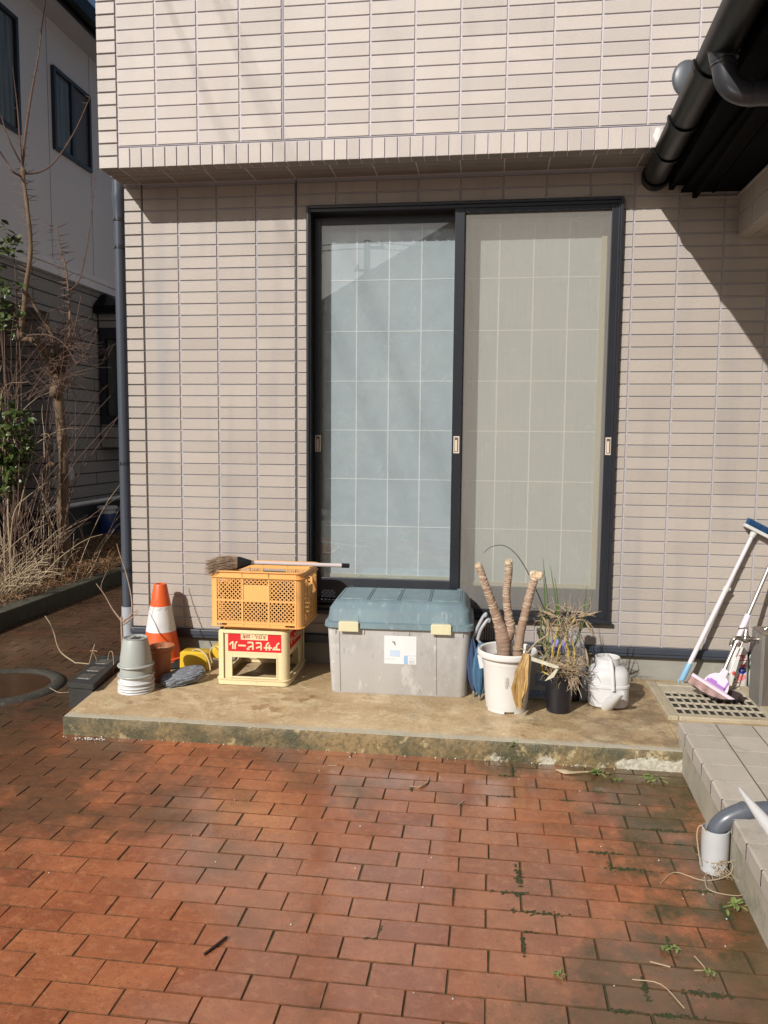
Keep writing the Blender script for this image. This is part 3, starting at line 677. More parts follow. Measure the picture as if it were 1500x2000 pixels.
bm.faces.new((a[0], a[1], c_[1], c_[0])); bm.faces.new((a[1], a[2], c_[1])); bm.faces.new((a[2], a[3], c_[0], c_[1])); bm.faces.new((a[3], a[0], c_[0])); bm.faces.new(a)
part('roof', bm, M('neighbour_roof', (.03, .03, .034), .6, bump=.4), nh)
curt = M('pale_curtain', (.42, .43, .42), .8, var=.9, vscale=7, stretch=(1, 3, .15), col2=(.12, .125, .13))
ngl = glass('neighbour_glass', (.80, .83, .83), 1.3, .02)
def nwindow(y0, y1, z0, z1, mull, screen=True):
    bm = new()
    def rb(ya, yb, za, zb, xa, xb, k):
        box(bm, xa, xb, ya, ya+k, za, zb); box(bm, xa, xb, yb-k, yb, za, zb); box(bm, xa+.001, xb-.001, ya+k, yb-k, za, za+k); box(bm, xa+.001, xb-.001, ya+k, yb-k, zb-k, zb)
    rb(y0, y1, z0, z1, NX+.001, NX+.045, .045); box(bm, NX+.004, NX+.038, mull-.035, mull+.035, z0+.045, z1-.045)
    wn = part('window', bm, alu, nh, bevel=.003)
    bm = new(); box(bm, NX+.010, NX+.013, y0+.045, mull-.035, z0+.045, z1-.045); part('pane', bm, ngl, wn)
    bm = new(); box(bm, NX+.010, NX+.013, mull+.035, y1-.045, z0+.045, z1-.045); part('pane', bm, M('screened_pane', (.10, .095, .085), .5, var=.6, vscale=8, stretch=(1, 4, .2)) if screen else ngl, wn)
    bm = new(); box(bm, NX+.002, NX+.004, y0+.045, y1-.045, z0+.045, z1-.045); part('curtain', bm, curt, wn)
nwindow(2.55, 3.82, 4.60, 5.80, 2.9, False)
nwindow(4.50, 5.36, 4.70, 5.63, 4.93)
# box bay
bm = new(); box(bm, NX, NX+.32, 5.50, 7.0, 1.25, 1.54); bay = part('bay_box', bm, stone, nh)
bm = new(); box(bm, NX, NX+.30, 5.50, 7.0, 2.80, 2.97); part('bay_head', bm, stone, bay)
bm = new()
for y in (5.50, 6.93): box(bm, NX+.23, NX+.30, y, y+.07, 1.54, 2.80); box(bm, NX, NX+.07, y, y+.06, 1.54, 2.80)
box(bm, NX+.06, NX+.30, 5.501, 5.56, 2.66, 2.80); box(bm, NX+.06, NX+.30, 5.501, 5.56, 1.54, 1.66); box(bm, NX+.24, NX+.30, 5.57, 6.93, 2.70, 2.80); box(bm, NX+.24, NX+.30, 5.57, 6.93, 1.54, 1.66); box(bm, NX+.24, NX+.29, 6.2, 6.26, 1.66, 2.7)
part('bay_window_frame', bm, alu, bay, bevel=.003)
bm = new(); box(bm, NX+.25, NX+.26, 5.57, 6.93, 1.66, 2.7); box(bm, NX+.05, NX+.24, 5.53, 5.54, 1.66, 2.66); part('pane', bm, ngl, bay)
bm = new(); box(bm, NX+.06, NX+.20, 5.60, 6.9, 1.60, 2.74); part('blind', bm, M('cream_blind', (.30, .28, .24), .8, var=.5, vscale=10, stretch=(1, 1, 6)), bay)
bm = new()
a = [Vector(p) for p in ((NX-.02, 5.40, 2.97), (NX+.42, 5.40, 2.97), (NX+.42, 7.1, 2.97), (NX-.02, 7.1, 2.97))]
b1 = [p+Vector((0, 0, .10)) for p in a]; b2 = [Vector((NX-.02, 5.62, 3.24)), Vector((NX+.06, 5.62, 3.24)), Vector((NX+.06, 6.9, 3.24)), Vector((NX-.02, 6.9, 3.24))]
loft(bm, [a, b1, b2]); part('bay_roof', bm, blk, bay)
bm = new(); tube(bm, [(NX+.10, 3.9, .555), (NX+.10, 8.5, .575)], .024, 10)
for y in (4.2, 5.2, 6.2): box(bm, NX-.03, NX+.10, y, y+.012, .55, .565)
part('wall_pipe', bm, M('white_pipe', (.78, .76, .70), .5, var=.5), nh, smooth=40)
bm = new(); lathe(bm, [(.05, .86), (.06, .90), (.05, .97), (.012, 1.02), (.01, 1.04)], (NX+.03, 4.62), 12); part('wall_lamp', bm, M('lamp_white', (.40, .40, .39), .4), nh, smooth=50)

# things standing by the neighbour's wall
navy = M('navy_plastic', (.02, .045, .17), .3, var=.3); whp = M('white_plastic', (.60, .60, .58), .4, var=.3, vscale=6)
t = thing('water_jug', 'tall navy blue jug with a white lid standing against the neighbour\'s dark foundation', 'jug', (-3.80, 5.22, .10))
bm = new(); lathe(bm, [(.095, .10), (.115, .13), (.12, .36), (.11, .40)], (-3.80, 5.22), 24, capt=True); part('body', bm, navy, t, smooth=50)
bm = new(); lathe(bm, [(.11, .40), (.105, .45), (.13, .455), (.13, .48), (.12, .49)], (-3.80, 5.22), 24, capt=True); lid = part('lid', bm, whp, t, smooth=40)
bm = new(); tube(bm, spline([(-3.68, 5.2, .40), (-3.60, 5.2, .45), (-3.56, 5.2, .36), (-3.585, 5.2, .26)], 5), .009, 6); part('handle', bm, M('clear_handle', (.25, .25, .24), .3), t, smooth=60)
bm = new(); lathe(bm, [(.070, .10), (.055, .27), (.050, .275)], (-3.52, 5.55), 20, capt=True)
solo('white_cup', bm, whp, 'small white upturned cup between the navy jug and the navy bucket', 'cup', (-3.52, 5.55, .10), smooth=40)
t = thing('bucket', 'navy bucket with a pale lid next to the drainpipe, by the coiled hose', 'bucket', (-3.36, 5.85, .10))
bm = new(); lathe(bm, [(.10, .10), (.135, .30), (.14, .31)], (-3.36, 5.85), 24, capt=True); part('body', bm, navy, t, smooth=40)
bm = new(); lathe(bm, [(.145, .31), (.145, .33), (.13, .338)], (-3.36, 5.85), 24, capt=True); part('lid', bm, M('pale_lid', (.30, .33, .34), .5), t, smooth=40)
bm = new()
for k in range(5):
    rr_ = .20-.012*k; tube(bm, [(-3.10+rr_*math.cos(a*math.pi/12)*.5, 6.15+.03*k, .30+rr_*math.sin(a*math.pi/12)) for a in range(25)], .014, 6, cap=False)
solo('coiled_hose', bm, M('hose_grey', (.16, .16, .14), .5, var=.6, vscale=12, col2=(.05, .06, .07)), 'coiled dark garden hose standing on edge behind the navy bucket', 'hose', (-3.1, 6.2, .10), smooth=60)
bm = new(); blob(bm, (-3.45, 6.25, .33), .16, .10, .13, jit=.2)
solo('black_bag', bm, M('black_bag_plastic', (.01, .01, .012), .35), 'crumpled black plastic bag behind the navy jug and the white cup', 'bag', (-3.45, 6.25, .12), smooth=60)

# ================================================================== PLANTS IN THE BED
bark = M('bark', (.175, .115, .068), .9, bump=1.0, bscale=55, var=.9, vscale=14, col2=(.085, .055, .035), spots=[((.30, .22, .13), 30, .58, .1, .6)], stretch=(1, 1, .45))
twigm = M('twig', (.13, .078, .055), .85, var=.8, vscale=15, col2=(.09, .05, .04))
trn = random.Random(11)
tr = thing('pollarded_tree', 'bare pollarded tree with a knobbly trunk and long thorny shoots, by the neighbour\'s wall', 'tree', (-2.80, 2.39, .09))
T_ = {
'trunk': ([(-2.814,2.39,.05),(-2.794,2.39,.41),(-2.805,2.39,.695),(-2.768,2.37,1.168),(-2.794,2.39,1.494),(-2.81,2.39,1.772),(-2.795,2.39,1.93)], [.070,.056,.050,.043,.042,.043,.060]),
'b1': ([(-2.796,2.39,1.91),(-2.84,2.34,2.088),(-2.896,2.29,2.183),(-3.001,2.29,2.252),(-3.099,2.29,2.279),(-3.061,2.29,2.491),(-3.034,2.29,2.691),(-2.993,2.29,2.891),(-2.972,2.29,3.067),(-2.983,2.29,3.287),(-3.004,2.29,3.507),(-3.03,2.29,3.725)], [.04,.034,.030,.028,.030,.022,.020,.019,.018,.017,.016,.016]),
'b2': ([(-2.796,2.39,1.91),(-2.789,2.44,2.098),(-2.719,2.44,2.258),(-2.732,2.49,2.563),(-2.742,2.49,2.746),(-2.765,2.49,2.951),(-2.805,2.49,3.088),(-2.829,2.49,3.269)], [.035,.028,.016,.009,.008,.007,.005,.003]),
'b3': ([(-2.795,2.39,1.933),(-2.719,2.39,2.138),(-2.601,2.29,2.262),(-2.513,2.29,2.617)], [.04,.022,.006,.003]),
'b4': ([(-2.79,2.39,2.093),(-2.862,2.39,2.322),(-2.949,2.34,2.497),(-3.058,2.29,2.714)], [.03,.02,.015,.008]),
'b1a': ([(-3.03,2.29,3.716),(-3.015,2.34,4.045),(-2.975,2.39,4.408),(-2.931,2.44,4.73),(-2.917,2.49,5.011),(-2.865,2.49,5.265)], [.013,.011,.009,.007,.005,.003]),
'b1b': ([(-3.029,2.29,3.747),(-3.012,2.24,4.008),(-3.026,2.24,4.264),(-3.024,2.19,4.536)], [.008,.007,.005,.002]),
'b1c': ([(-3.007,2.29,3.681),(-2.912,2.39,3.731),(-2.791,2.44,3.844),(-2.641,2.49,4.093),(-2.539,2.49,4.277),(-2.473,2.49,4.405)], [.009,.008,.007,.005,.004,.002]),
'b1d': ([(-3.037,2.29,3.66),(-3.055,2.19,3.672),(-3.114,2.19,3.76),(-3.153,2.09,3.881)], [.010,.008,.007,.004]),
'b1e': ([(-3.042,2.29,3.777),(-3.084,2.19,3.949),(-3.147,2.19,4.143)], [.008,.006,.003]),
'b2b': ([(-2.743,2.49,2.7),(-2.684,2.54,2.777),(-2.658,2.59,2.901),(-2.601,2.59,3.129),(-2.554,2.59,3.4),(-2.498,2.59,3.804)], [.009,.007,.006,.005,.004,.002]),
'k1': ([(-2.773,2.39,2.001),(-2.519,2.29,2.082),(-2.342,2.24,2.32)], [.008,.005,.002]),
'arc1': ([(-2.95,2.0,2.2),(-2.847,2.0,2.25),(-2.659,2.0,2.248),(-2.522,2.0,2.174),(-2.42,2.0,2.019)], [.006,.006,.006,.005,.003]),
}
bm = new()
def branch(bm, pts, rad, k=5, n=8, kn=.12):
    sp = spline(pts, k); rr_ = []
    for i in range(len(sp)):
        t = i/k; j = min(int(t), len(rad)-2); rr_.append(rad[j]+(rad[j+1]-rad[j])*(t-j))
    rr_ = [r*(1+trn.uniform(-kn, kn)) for r in rr_]; tube(bm, sp, rr_, n); return sp
for nm in ('trunk',): branch(bm, *T_[nm], k=8, n=14, kn=.10)
for c_ in ((-2.80, 2.38, 1.93), (-2.77, 2.36, 2.05), (-2.84, 2.36, 2.0), (-2.81, 2.34, 1.80)): blob(bm, c_, .05, .05, .06, jit=.32, rnd=trn)
blob(bm, (-2.90, 2.37, 1.13), .05, .03, .03, jit=.3, rnd=trn)
tk = part('trunk', bm, bark, tr, smooth=70)
for nm in ('b1', 'b2', 'b4'):
    bm = new(); sp = branch(bm, *T_[nm], n=9)
    if nm == 'b1': blob(bm, (-3.02, 2.29, 3.70), .024, .024, .04, jit=.25, rnd=trn); blob(bm, (-3.09, 2.29, 2.29), .038, .035, .035, jit=.3, rnd=trn)
    part('limb', bm, bark, tr, smooth=70)
bm = new()
for nm in ('b1a', 'b1b', 'b1c', 'b1d', 'b1e', 'b2b', 'b3', 'k1', 'arc1'):
    sp = branch(bm, *T_[nm], n=6, kn=.08)
    for q in sp[2:]:
        if trn.random() < .8:
            d = Vector((trn.uniform(-1, 1), trn.uniform(-1, 1), trn.uniform(-.2, .8))).normalized()*trn.uniform(.02, .05); tube(bm, [q, q+d], [.003, .0008], 3)
for nm in ('b1', 'b2'):
    for q in spline(T_[nm][0], 5)[14:]:
        for _ in range(2):
            s_ = trn.choice((-1, 1)); d = Vector((s_*trn.uniform(.05, .14), trn.uniform(-.05, .05), trn.uniform(-.02, .06))); tube(bm, [q, q+d*.6, q+d], [.004, .003, .001], 3)
for _ in range(300):   # dense twigs round the knob
    c0 = Vector((trn.gauss(-2.76, .10), trn.gauss(2.36, .07), trn.uniform(1.80, 2.35))); d = Vector((trn.gauss(.1, .5), trn.gauss(-.1, .4), trn.uniform(-.3, .9))).normalized()
    L_ = trn.uniform(.1, .38); e_ = d.cross(Vector((trn.random(), trn.random(), trn.random()))).normalized()*L_*.2
    tube(bm, [c0, c0+d*L_*.5+e_, c0+d*L_], [.0032, .0022, .0008], 4)
for _ in range(40):
    z = trn.uniform(.5, 1.8); c0 = Vector((-2.79, 2.38, z)); d = Vector((trn.choice((-1, 1))*trn.uniform(.4, 1), trn.uniform(-.8, .1), trn.uniform(-.2, .8))).normalized()*trn.uniform(.06, .28)
    tube(bm, [c0, c0+d*.5+Vector((0, 0, -.02)), c0+d], [.0034, .0024, .001], 4)
part('twigs', bm, twigm, tr)

def tangle(bm, rnd, c, spread, n, L0, L1, r, up=1.0, droop=.5, seg=7):
    for _ in range(n):
        p = Vector((c[0]+rnd.gauss(0, spread[0]), c[1]+rnd.gauss(0, spread[1]), c[2])); L_ = rnd.uniform(L0, L1)
        d = Vector((rnd.gauss(0, .55), rnd.gauss(0, .55), up)).normalized(); pts = [p]; st = L_/seg
        for k in range(seg):
            d = (d + Vector((rnd.gauss(0, .10), rnd.gauss(0, .10), -droop*k/seg*.35))).normalized(); p = p+d*st; pts.append(p)
        tube(bm, pts, lerp_r(r, r*.35, len(pts)), 4)
straw = M('dry_straw', (.42, .30, .17), .8, var=.8, vscale=9, col2=(.22, .13, .07))
straw2 = M('dry_straw_pale', (.42, .33, .22), .8, var=.8, vscale=9, col2=(.30, .22, .13))
leafm = M('camellia_leaf', (.060, .085, .018), .35, var=.8, vscale=10, col2=(.030, .055, .012), spots=[((.22, .20, .03), 6, .58, .1, .7)])
def shrub(name, label, base, centres, nleaf, group=None, seed=1, stems=8):
    rnd = random.Random(seed); t = thing(name, label, 'shrub', base, group=group)
    bm = new(); bl = new()
    for c_, rad, k in centres:
        for s_ in range(stems):
            e_ = Vector(c_)+Vector((rnd.uniform(-1, 1)*rad[0], rnd.uniform(-1, 1)*rad[1], rnd.uniform(-.6, 1)*rad[2]))
            mid = (Vector(base)+e_)/2+Vector((rnd.uniform(-.1, .1), rnd.uniform(-.1, .1), 0)); tube(bm, spline([Vector(base)+Vector((rnd.uniform(-.05, .05), rnd.uniform(-.05, .05), 0)), mid, e_], 4), lerp_r(.010, .003, 9), 5)
        for _ in range(k):
            while True:
                q = Vector((rnd.uniform(-1, 1), rnd.uniform(-1, 1), rnd.uniform(-1, 1)))
                if q.length < 1: break
            p = Vector(c_)+Vector((q.x*rad[0], q.y*rad[1], q.z*rad[2])); d = Vector((rnd.gauss(0, 1), rnd.gauss(-.4, 1), rnd.gauss(-.1, .6)))
            leaf(bl, p, d, (rnd.gauss(0, .4), rnd.gauss(-.5, .4), 1), rnd.uniform(.065, .10), rnd.uniform(.030, .046), .25)
    part('stem', bm, twigm, t, smooth=60); part('foliage', bl, leafm, t)
shrub('camellia_shrub', 'glossy green camellia shrub with dry canes growing through it, at the left edge', (-2.95, 1.75, .10),
      [((-2.86, 1.66, 1.40), (.23, .2, .27), 300), ((-2.78, 1.62, 1.14), (.16, .13, .17), 100), ((-2.88, 1.66, 1.0), (.12, .12, .10), 30)], 1, seed=4, stems=4)
shrub('camellia_shrub', 'tall thin camellia with yellow-green leaves reaching the string course, left of the bare tree', (-3.10, 1.95, .10),
      [((-3.0, 1.95, 2.42), (.16, .12, .16), 70), ((-3.02, 1.95, 2.62), (.09, .1, .06), 12), ((-2.97, 1.95, 3.02), (.11, .1, .14), 40), ((-2.90, 1.98, 2.66), (.08, .08, .05), 10), ((-3.1, 1.95, 2.85), (.1, .1, .12), 20)], 1, seed=9, stems=1)
t = thing('dry_canes', 'tangle of pale dry canes and arching stalks between the camellia and the tree', 'dry plant', (-2.8, 1.6, .10))
bm = new(); rnd = random.Random(21)
for pts, r in (([(-2.80, 1.6, .1), (-2.819,1.6,.342),(-2.834,1.6,.768),(-2.836,1.65,.976),(-2.749,1.7,1.102),(-2.622,1.8,1.229)], .008), ([(-2.82,1.6,.1),(-2.806,1.6,.321),(-2.745,1.6,.727),(-2.677,1.7,1.188),(-2.645,1.8,1.485)], .006),
               ([(-2.78,1.5,.1),(-2.76,1.5,.444),(-2.711,1.5,.78),(-2.625,1.6,.92),(-2.513,1.8,1.058)], .006), ([(-2.953,2.0,2.539),(-2.917,2.0,2.496),(-2.929,2.0,2.444),(-3.044,2.0,2.381)], .006),
               ([(-2.95, 1.7, .1), (-2.93, 1.7, 1.0), (-2.98, 1.8, 1.75), (-2.80, 1.9, 1.85)], .006)):
    sp = spline(pts, 5); tube(bm, sp, lerp_r(r, r*.4, len(sp)), 5)
tangle(bm, rnd, (-2.85, 1.65, .10), (.16, .2), 45, .4, 1.1, .0042, up=1.3, droop=.7)
tangle(bm, rnd, (-3.0, 1.9, 1.2), (.12, .2), 24, .3, .9, .0040, up=.8, droop=.9)
tangle(bm, rnd, (-2.95, 2.3, .10), (.3, .4), 36, .4, 1.2, .0035, up=1.5, droop=.7)
part('stalk', bm, straw2, t)
bm = new(); tangle(bm, rnd, (-2.98, 2.0, .10), (.14, .2), 46, 1.2, 2.6, .0040, up=2.2, droop=.25, seg=12); tangle(bm, rnd, (-2.95, 1.9, 1.7), (.14, .2), 40, .3, .9, .0026, up=.6, droop=.5)
part('dark_stalk', bm, twigm, t)
bm = new(); rnd = random.Random(8)
for _ in range(62):
    a = rnd.gauss(.3, .7); p = Vector((-2.70+rnd.gauss(0, .05), 1.38+rnd.gauss(0, .08), .10)); L_ = rnd.uniform(.25, .62)
    d = Vector((math.sin(a)*.7+rnd.gauss(0, .1), rnd.gauss(-.1, .25), 1)).normalized(); pts = [p]
    for k in range(7):
        d = (d+Vector((math.sin(a)*.10, 0, -.12*k/3))).normalized(); p = p+d*L_/7; pts.append(p)
    tube(bm, pts, lerp_r(.0036, .0012, 8), 3)
solo('dry_grass_clump', bm, straw2, 'pale arching clump of dry grass in the bed below the camellia', 'grass clump', (-2.7, 1.38, .09))
bm = new(); rnd = random.Random(31)
for _ in range(5200):
    y = .35+rnd.random()**1.25*5.2; x = rnd.uniform(-3.9, -2.50); z = .105+rnd.random()*.035
    if x > -2.56 and rnd.random() < .5: z = .128
    a = rnd.uniform(0, 6.28); L_ = rnd.uniform(.03, .16); p = Vector((x, y, z)); d = Vector((math.cos(a), math.sin(a), rnd.uniform(-.1, .25)*1.2))
    e_ = Vector((-d.y, d.x, rnd.uniform(0, .6)))*L_*rnd.uniform(-.3, .3)
    tube(bm, [p, p+d*L_*.5+e_+Vector((0, 0, .01)), p+d*L_], [.0018, .0026, .0008], 3, cap=False)
for _ in range(500):
    x = rnd.uniform(-3.7, -2.5); y = rnd.uniform(.4, 4.5); leaf(bm, (x, y, .12), (rnd.gauss(0, 1), rnd.gauss(0, 1), .15), (rnd.gauss(0, .4), rnd.gauss(0, .4), 1), rnd.uniform(.03, .07), rnd.uniform(.02, .035), .4)
struct('dry_litter', bm, M('litter', (.30, .17, .085), .85, var=1, vscale=5, col2=(.12, .065, .035), spots=[((.45, .34, .2), 14, .55, .12, .7)]), kind='stuff')
bm = new(); rnd = random.Random(33)
for _ in range(260):
    y = rnd.uniform(1.6, 4.6); x = rnd.uniform(-2.75, -2.42) if rnd.random() < .7 else rnd.uniform(-3.6, -2.7); p = Vector((x, y, .11)); d = Vector((rnd.gauss(.2, .5), rnd.gauss(0, .4), 1)).normalized(); L_ = rnd.uniform(.08, .22)
    tube(bm, [p, p+d*L_*.6, p+d*L_+Vector((rnd.uniform(-.05, .08), 0, -.02))], [.002, .0016, .0006], 3, cap=False)
struct('orange_dry_grass', bm, M('orange_straw', (.42, .19, .07), .8, var=.7, vscale=6, col2=(.5, .33, .17)), kind='stuff')

# ================================================================== BEHIND THE CAMERA (seen reflected in the glass)
oh = thing('facing_house', 'gabled pale house across the yard, seen only reflected in the window panes', 'house', (.39, -14, 0))
owall = M('facing_wall', (.22, .24, .24), .85, var=.4, vscale=1)
bm = new()
prof = [(-4.0, 0), (4.2, 0), (4.2, 3.45), (.39, 6.05), (-4.0, 3.55)]
loft(bm, [[Vector((x, -22, z)) for x, z in prof], [Vector((x, -14, z)) for x, z in prof]]); part('wall', bm, owall, oh)
bm = new()
for (xa, za), (xb, zb) in (((-4.5, 3.40), (.39, 6.17)), ((.39, 6.17), (4.7, 3.22))):
    loft(bm, [[Vector((xa, y, za)), Vector((xb, y, zb)), Vector((xb, y, zb+.14)), Vector((xa, y, za+.14))] for y in (-22.4, -13.5)])
part('roof', bm, M('facing_roof', (.07, .072, .075), .6), oh)
bm = new()
for x0, x1, z0, z1 in ((-.6, .3, 3.0, 4.0), (1.0, 1.8, 3.0, 4.0), (-3.0, -1.6, .9, 2.1), (.4, 2.6, .2, 2.2)):
    bm = new(); box(bm, x0, x1, -14, -13.95, z0, z1); part('window', bm, M('facing_window', (.10, .12, .14), .2), oh)
up_ = thing('utility_pole', 'concrete utility pole with crossarms and wires, reflected in the left window pane', 'utility pole', (-3.55, -25, 0))
bm = new(); tube(bm, [(-3.55, -25, 0), (-3.55, -25, 8.6)], [.17, .12], 14); part('pole', bm, M('pole_concrete', (.12, .12, .12), .9), up_, smooth=50)
pmt = M('pole_steel', (.06, .06, .065), .6)
for z, x0, x1 in ((8.3, -3.6, -2.9), (7.5, -4.0, -2.95)):
    bm = new(); box(bm, x0, x1, -25.05, -24.95, z, z+.08); ca = part('crossarm', bm, pmt, up_)
    for x in (x0+.1, x1-.1):
        bm = new(); lathe(bm, [(.05, z+.08), (.07, z+.14), (.05, z+.2), (.02, z+.26)], (x, -25), 10, capt=True); part('insulator', bm, pmt, ca)
bm = new()
for z, y in ((8.52, -25.0), (8.38, -25.3)):
    tube(bm, spline([(-14, y, z-.2), (-8, y, z-.25), (-3.5, y, z), (2, y, z-.55), (10, y, z-.2)], 8), .022, 5)
part('wire', bm, pmt, up_)
bm = new(); box(bm, 4.6, 11, -16, -8.5, 0, 5.2); sh = solo('side_building', bm, owall, 'plain grey two storey building beyond the yard to the right, outside the photo', 'building', (7.5, -12, 0), bevel=.02)
bm = new(); loft(bm, [[Vector(p) for p in ((4.2, -16.4, 5.2), (11.4, -16.4, 5.2), (11.4, -8.1, 5.2), (4.2, -8.1, 5.2))], [Vector(p) for p in ((6.8, -14, 6.9), (8.8, -14, 6.9), (8.8, -10.5, 6.9), (6.8, -10.5, 6.9))]]); part('roof', bm, MATS['facing_roof'], sh)
bm = new(); box(bm, 4.2, 8, -5.2, 7, -.02, 2.9); box(bm, 4.2, 8, -5.2, 7, 3.2, 5.6); part('sky_block_wing', bm, MATS['siding_beam'], house)  # added wing out of view, there to block sky light from the right

# ================================================================== THINGS ON THE STEP
S = .091
# ---- traffic cone
orange = M('cone_orange', (.72, .115, .022), .42, var=.6, vscale=12, col2=(.60, .085, .02), spots=[((.30, .10, .05), 22, .60, .1, .4)])
t = thing('traffic_cone', 'orange traffic cone with a scuffed white band at the house corner', 'traffic cone', (-.775, -.13, S))
cx, cy = -.775, -.13
def cr_(z): return .112-(.112-.036)*(z-S-.035)/(.465-.035)
bm = new()
lathe(bm, [(.150, S+.02), (.158, S+.026), (.150, S+.035), (.112, S+.045), (cr_(.285), .285)], (cx, cy), 32, capb=False)
lathe(bm, [(cr_(.430), .430), (.038, .547), (.034, .556), (.026, .556), (.026, .48)], (cx, cy), 32, capb=False)
part('cone_body', bm, orange, t, smooth=40)
bm = new(); lathe(bm, [(cr_(.285)-.002, .284), (cr_(.285)+.0015, .285), (cr_(.430)+.0015, .430), (cr_(.43)-.002, .431)], (cx, cy), 32, capb=False)
part('reflective_band', bm, M('band_white', (.70, .70, .70), .45, var=.4, vscale=14, spots=[((.30, .27, .27), 30, .60, .05, .8), ((.45, .25, .2), 12, .66, .04, .6)]), t, smooth=40)
bm = new(); rg = []
for z, r_ in ((S, .17), (S+.012, .178), (S+.03, .168), (S+.040, .12)): rg.append([Vector((cx+.03+r_*math.cos(2*math.pi*i/28), cy+.02+r_*math.sin(2*math.pi*i/28), z)) for i in range(28)])
loft(bm, rg); part('rubber_base', bm, M('black_rubber', (.018, .016, .016), .7, bump=.6, bscale=40, var=.5), t, smooth=60)

# ---- stacked flower pots, upside down
potg = M('pot_grey', (.36, .375, .355), .45, var=.35, vscale=5, col2=(.31, .325, .30), spots=[((.24, .25, .22), 20, .62, .1, .5)])
potw = M('pot_white', (.66, .66, .67), .40, var=.35, vscale=5, spots=[((.45, .44, .42), 18, .62, .1, .5)])
def inv_pot(zb, mat, label, h=.150):
    t = thing('flower_pot', label, 'flower pot', (-.697, -.63, zb), group='upside down flower pots stacked beside the traffic cone')
    bm = new(); c_ = (-.697, -.63)
    lathe(bm, [(.078, zb+.0), (.091, zb+.001), (.093, zb+.005), (.091, zb+.009), (.080, zb+.012), (.078, zb+.045), (.063, zb+h-.012), (.060, zb+h-.006)], c_, 40, capb=False)
    lathe(bm, [(.0575, zb+h-.006), (.060, zb+h-.006), (.0625, zb+h-.002), (.060, zb+h), (.056, zb+h-.001), (.055, zb+h-.006), (.012, zb+h-.006)], c_, 40, capb=False, capt=True)
    part('pot_wall', bm, mat, t, smooth=40); return t
inv_pot(S, potw, 'lowest white pot of the upside down stack, resting on the step', .14)
inv_pot(S+.013, potw, 'second lowest white pot of the upside down stack by the cone', .14)
inv_pot(S+.026, potw, 'third white pot from the bottom of the upside down stack', .14)
inv_pot(S+.048, potw, 'topmost white pot of the stack, just below the grey pots', .14)
inv_pot(S+.083, potg, 'lower grey pot squeezed between the white pots and the topmost pot', .14)
tp = inv_pot(S+.134, potg, 'topmost grey upside down pot with slots in its base', .147)
bm = new(); z = S+.134+.147-.0055
for i in range(-2, 4): box(bm, -.697+i*.0085-.0022, -.697+i*.0085+.0022, -.652, -.602, z, z+.0008)
for i in range(10):
    a = i*math.pi/5+.2; x, y = -.697+.044*math.cos(a), -.63+.044*math.sin(a); box(bm, x-.004, x+.004, y-.0025, y+.0025, z, z+.0008)
part('drain_slots', bm, M('slot_dark', (.03, .03, .03), .8), tp)

# ---- terracotta coloured pot
t = thing('flower_pot', 'brown terracotta coloured plastic pot holding dead leaves, behind the stacked pots', 'flower pot', (-.632, -.46, S))
terra = M('terracotta_plastic', (.33, .11, .045), .5, var=.6, vscale=6, col2=(.25, .085, .035), spots=[((.42, .22, .12), 14, .62, .1, .5)])
bm = new(); lathe(bm, [(.036, S), (.044, S+.004), (.050, S+.12), (.055, S+.165), (.066, S+.172), (.070, S+.190), (.069, S+.196), (.062, S+.194), (.056, S+.17), (.052, S+.155)], (-.632, -.46), 36)
part('pot_wall', bm, terra, t, smooth=45)
bm = new(); lathe(bm, [(.0545, S+.165), (.03, S+.170), (.002, S+.168)], (-.632, -.46), 20, capb=False); part('soil', bm, M('reddish_soil', (.16, .055, .035), .9, bump=1, bscale=90), t)
bm = new(); rnd = random.Random(3)
for _ in range(14):
    a = rnd.uniform(0, 6.28); leaf(bm, (-.632+.03*math.cos(a), -.46+.03*math.sin(a), S+.172), (rnd.gauss(0, 1), rnd.gauss(0, 1), .3), (0, 0, 1), .035, .018, .3)
tube(bm, spline([(-.63, -.46, S+.17), (-.635, -.47, S+.215), (-.62, -.48, S+.205)], 4), .0012, 4)
part('dead_leaves', bm, straw, t)

# ---- yellow float-like box with its cord
t = thing('yellow_container', 'dirty yellow plastic container with a pale cord, behind the grey bundle', 'container', (-.52, -.20, S))
yel = M('yellow_plastic', (.66, .44, .025), .5, var=.8, vscale=7, col2=(.48, .30, .02), spots=[((.20, .15, .05), 9, .55, .12, .6)])
bm = new(); loft(bm, [rrect(-.612, -.455, -.25, -.16, .010, S+.001), rrect(-.618, -.450, -.255, -.155, .012, S+.006), rrect(-.616, -.452, -.253, -.157, .012, S+.098), rrect(-.606, -.462, -.243, -.167, .010, S+.106)]); part('body', bm, yel, t, smooth=35)
bm = new(); loft(bm, [rrect(-.455, -.34, -.19, -.10, .015, S+.06), rrect(-.450, -.33, -.19, -.10, .02, S+.115), rrect(-.445, -.34, -.18, -.11, .015, S+.128)]); part('arm', bm, yel, t, smooth=35)
cordm = M('cream_cord', (.50, .44, .30), .6)
bm = new(); tube(bm, spline([(-.55, -.22, S+.105), (-.50, -.27, S+.128), (-.44, -.31, S+.11), (-.405, -.34, S+.05), (-.395, -.40, S+.02), (-.43, -.46, S+.006), (-.50, -.47, S+.006), (-.54, -.44, S+.008)], 7), .0038, 7)
tube(bm, spline([(-.36, -.30, S+.13), (-.385, -.33, S+.165), (-.41, -.33, S+.13), (-.40, -.32, S+.07)], 6), .0036, 7); part('cord', bm, cordm, t, smooth=60)

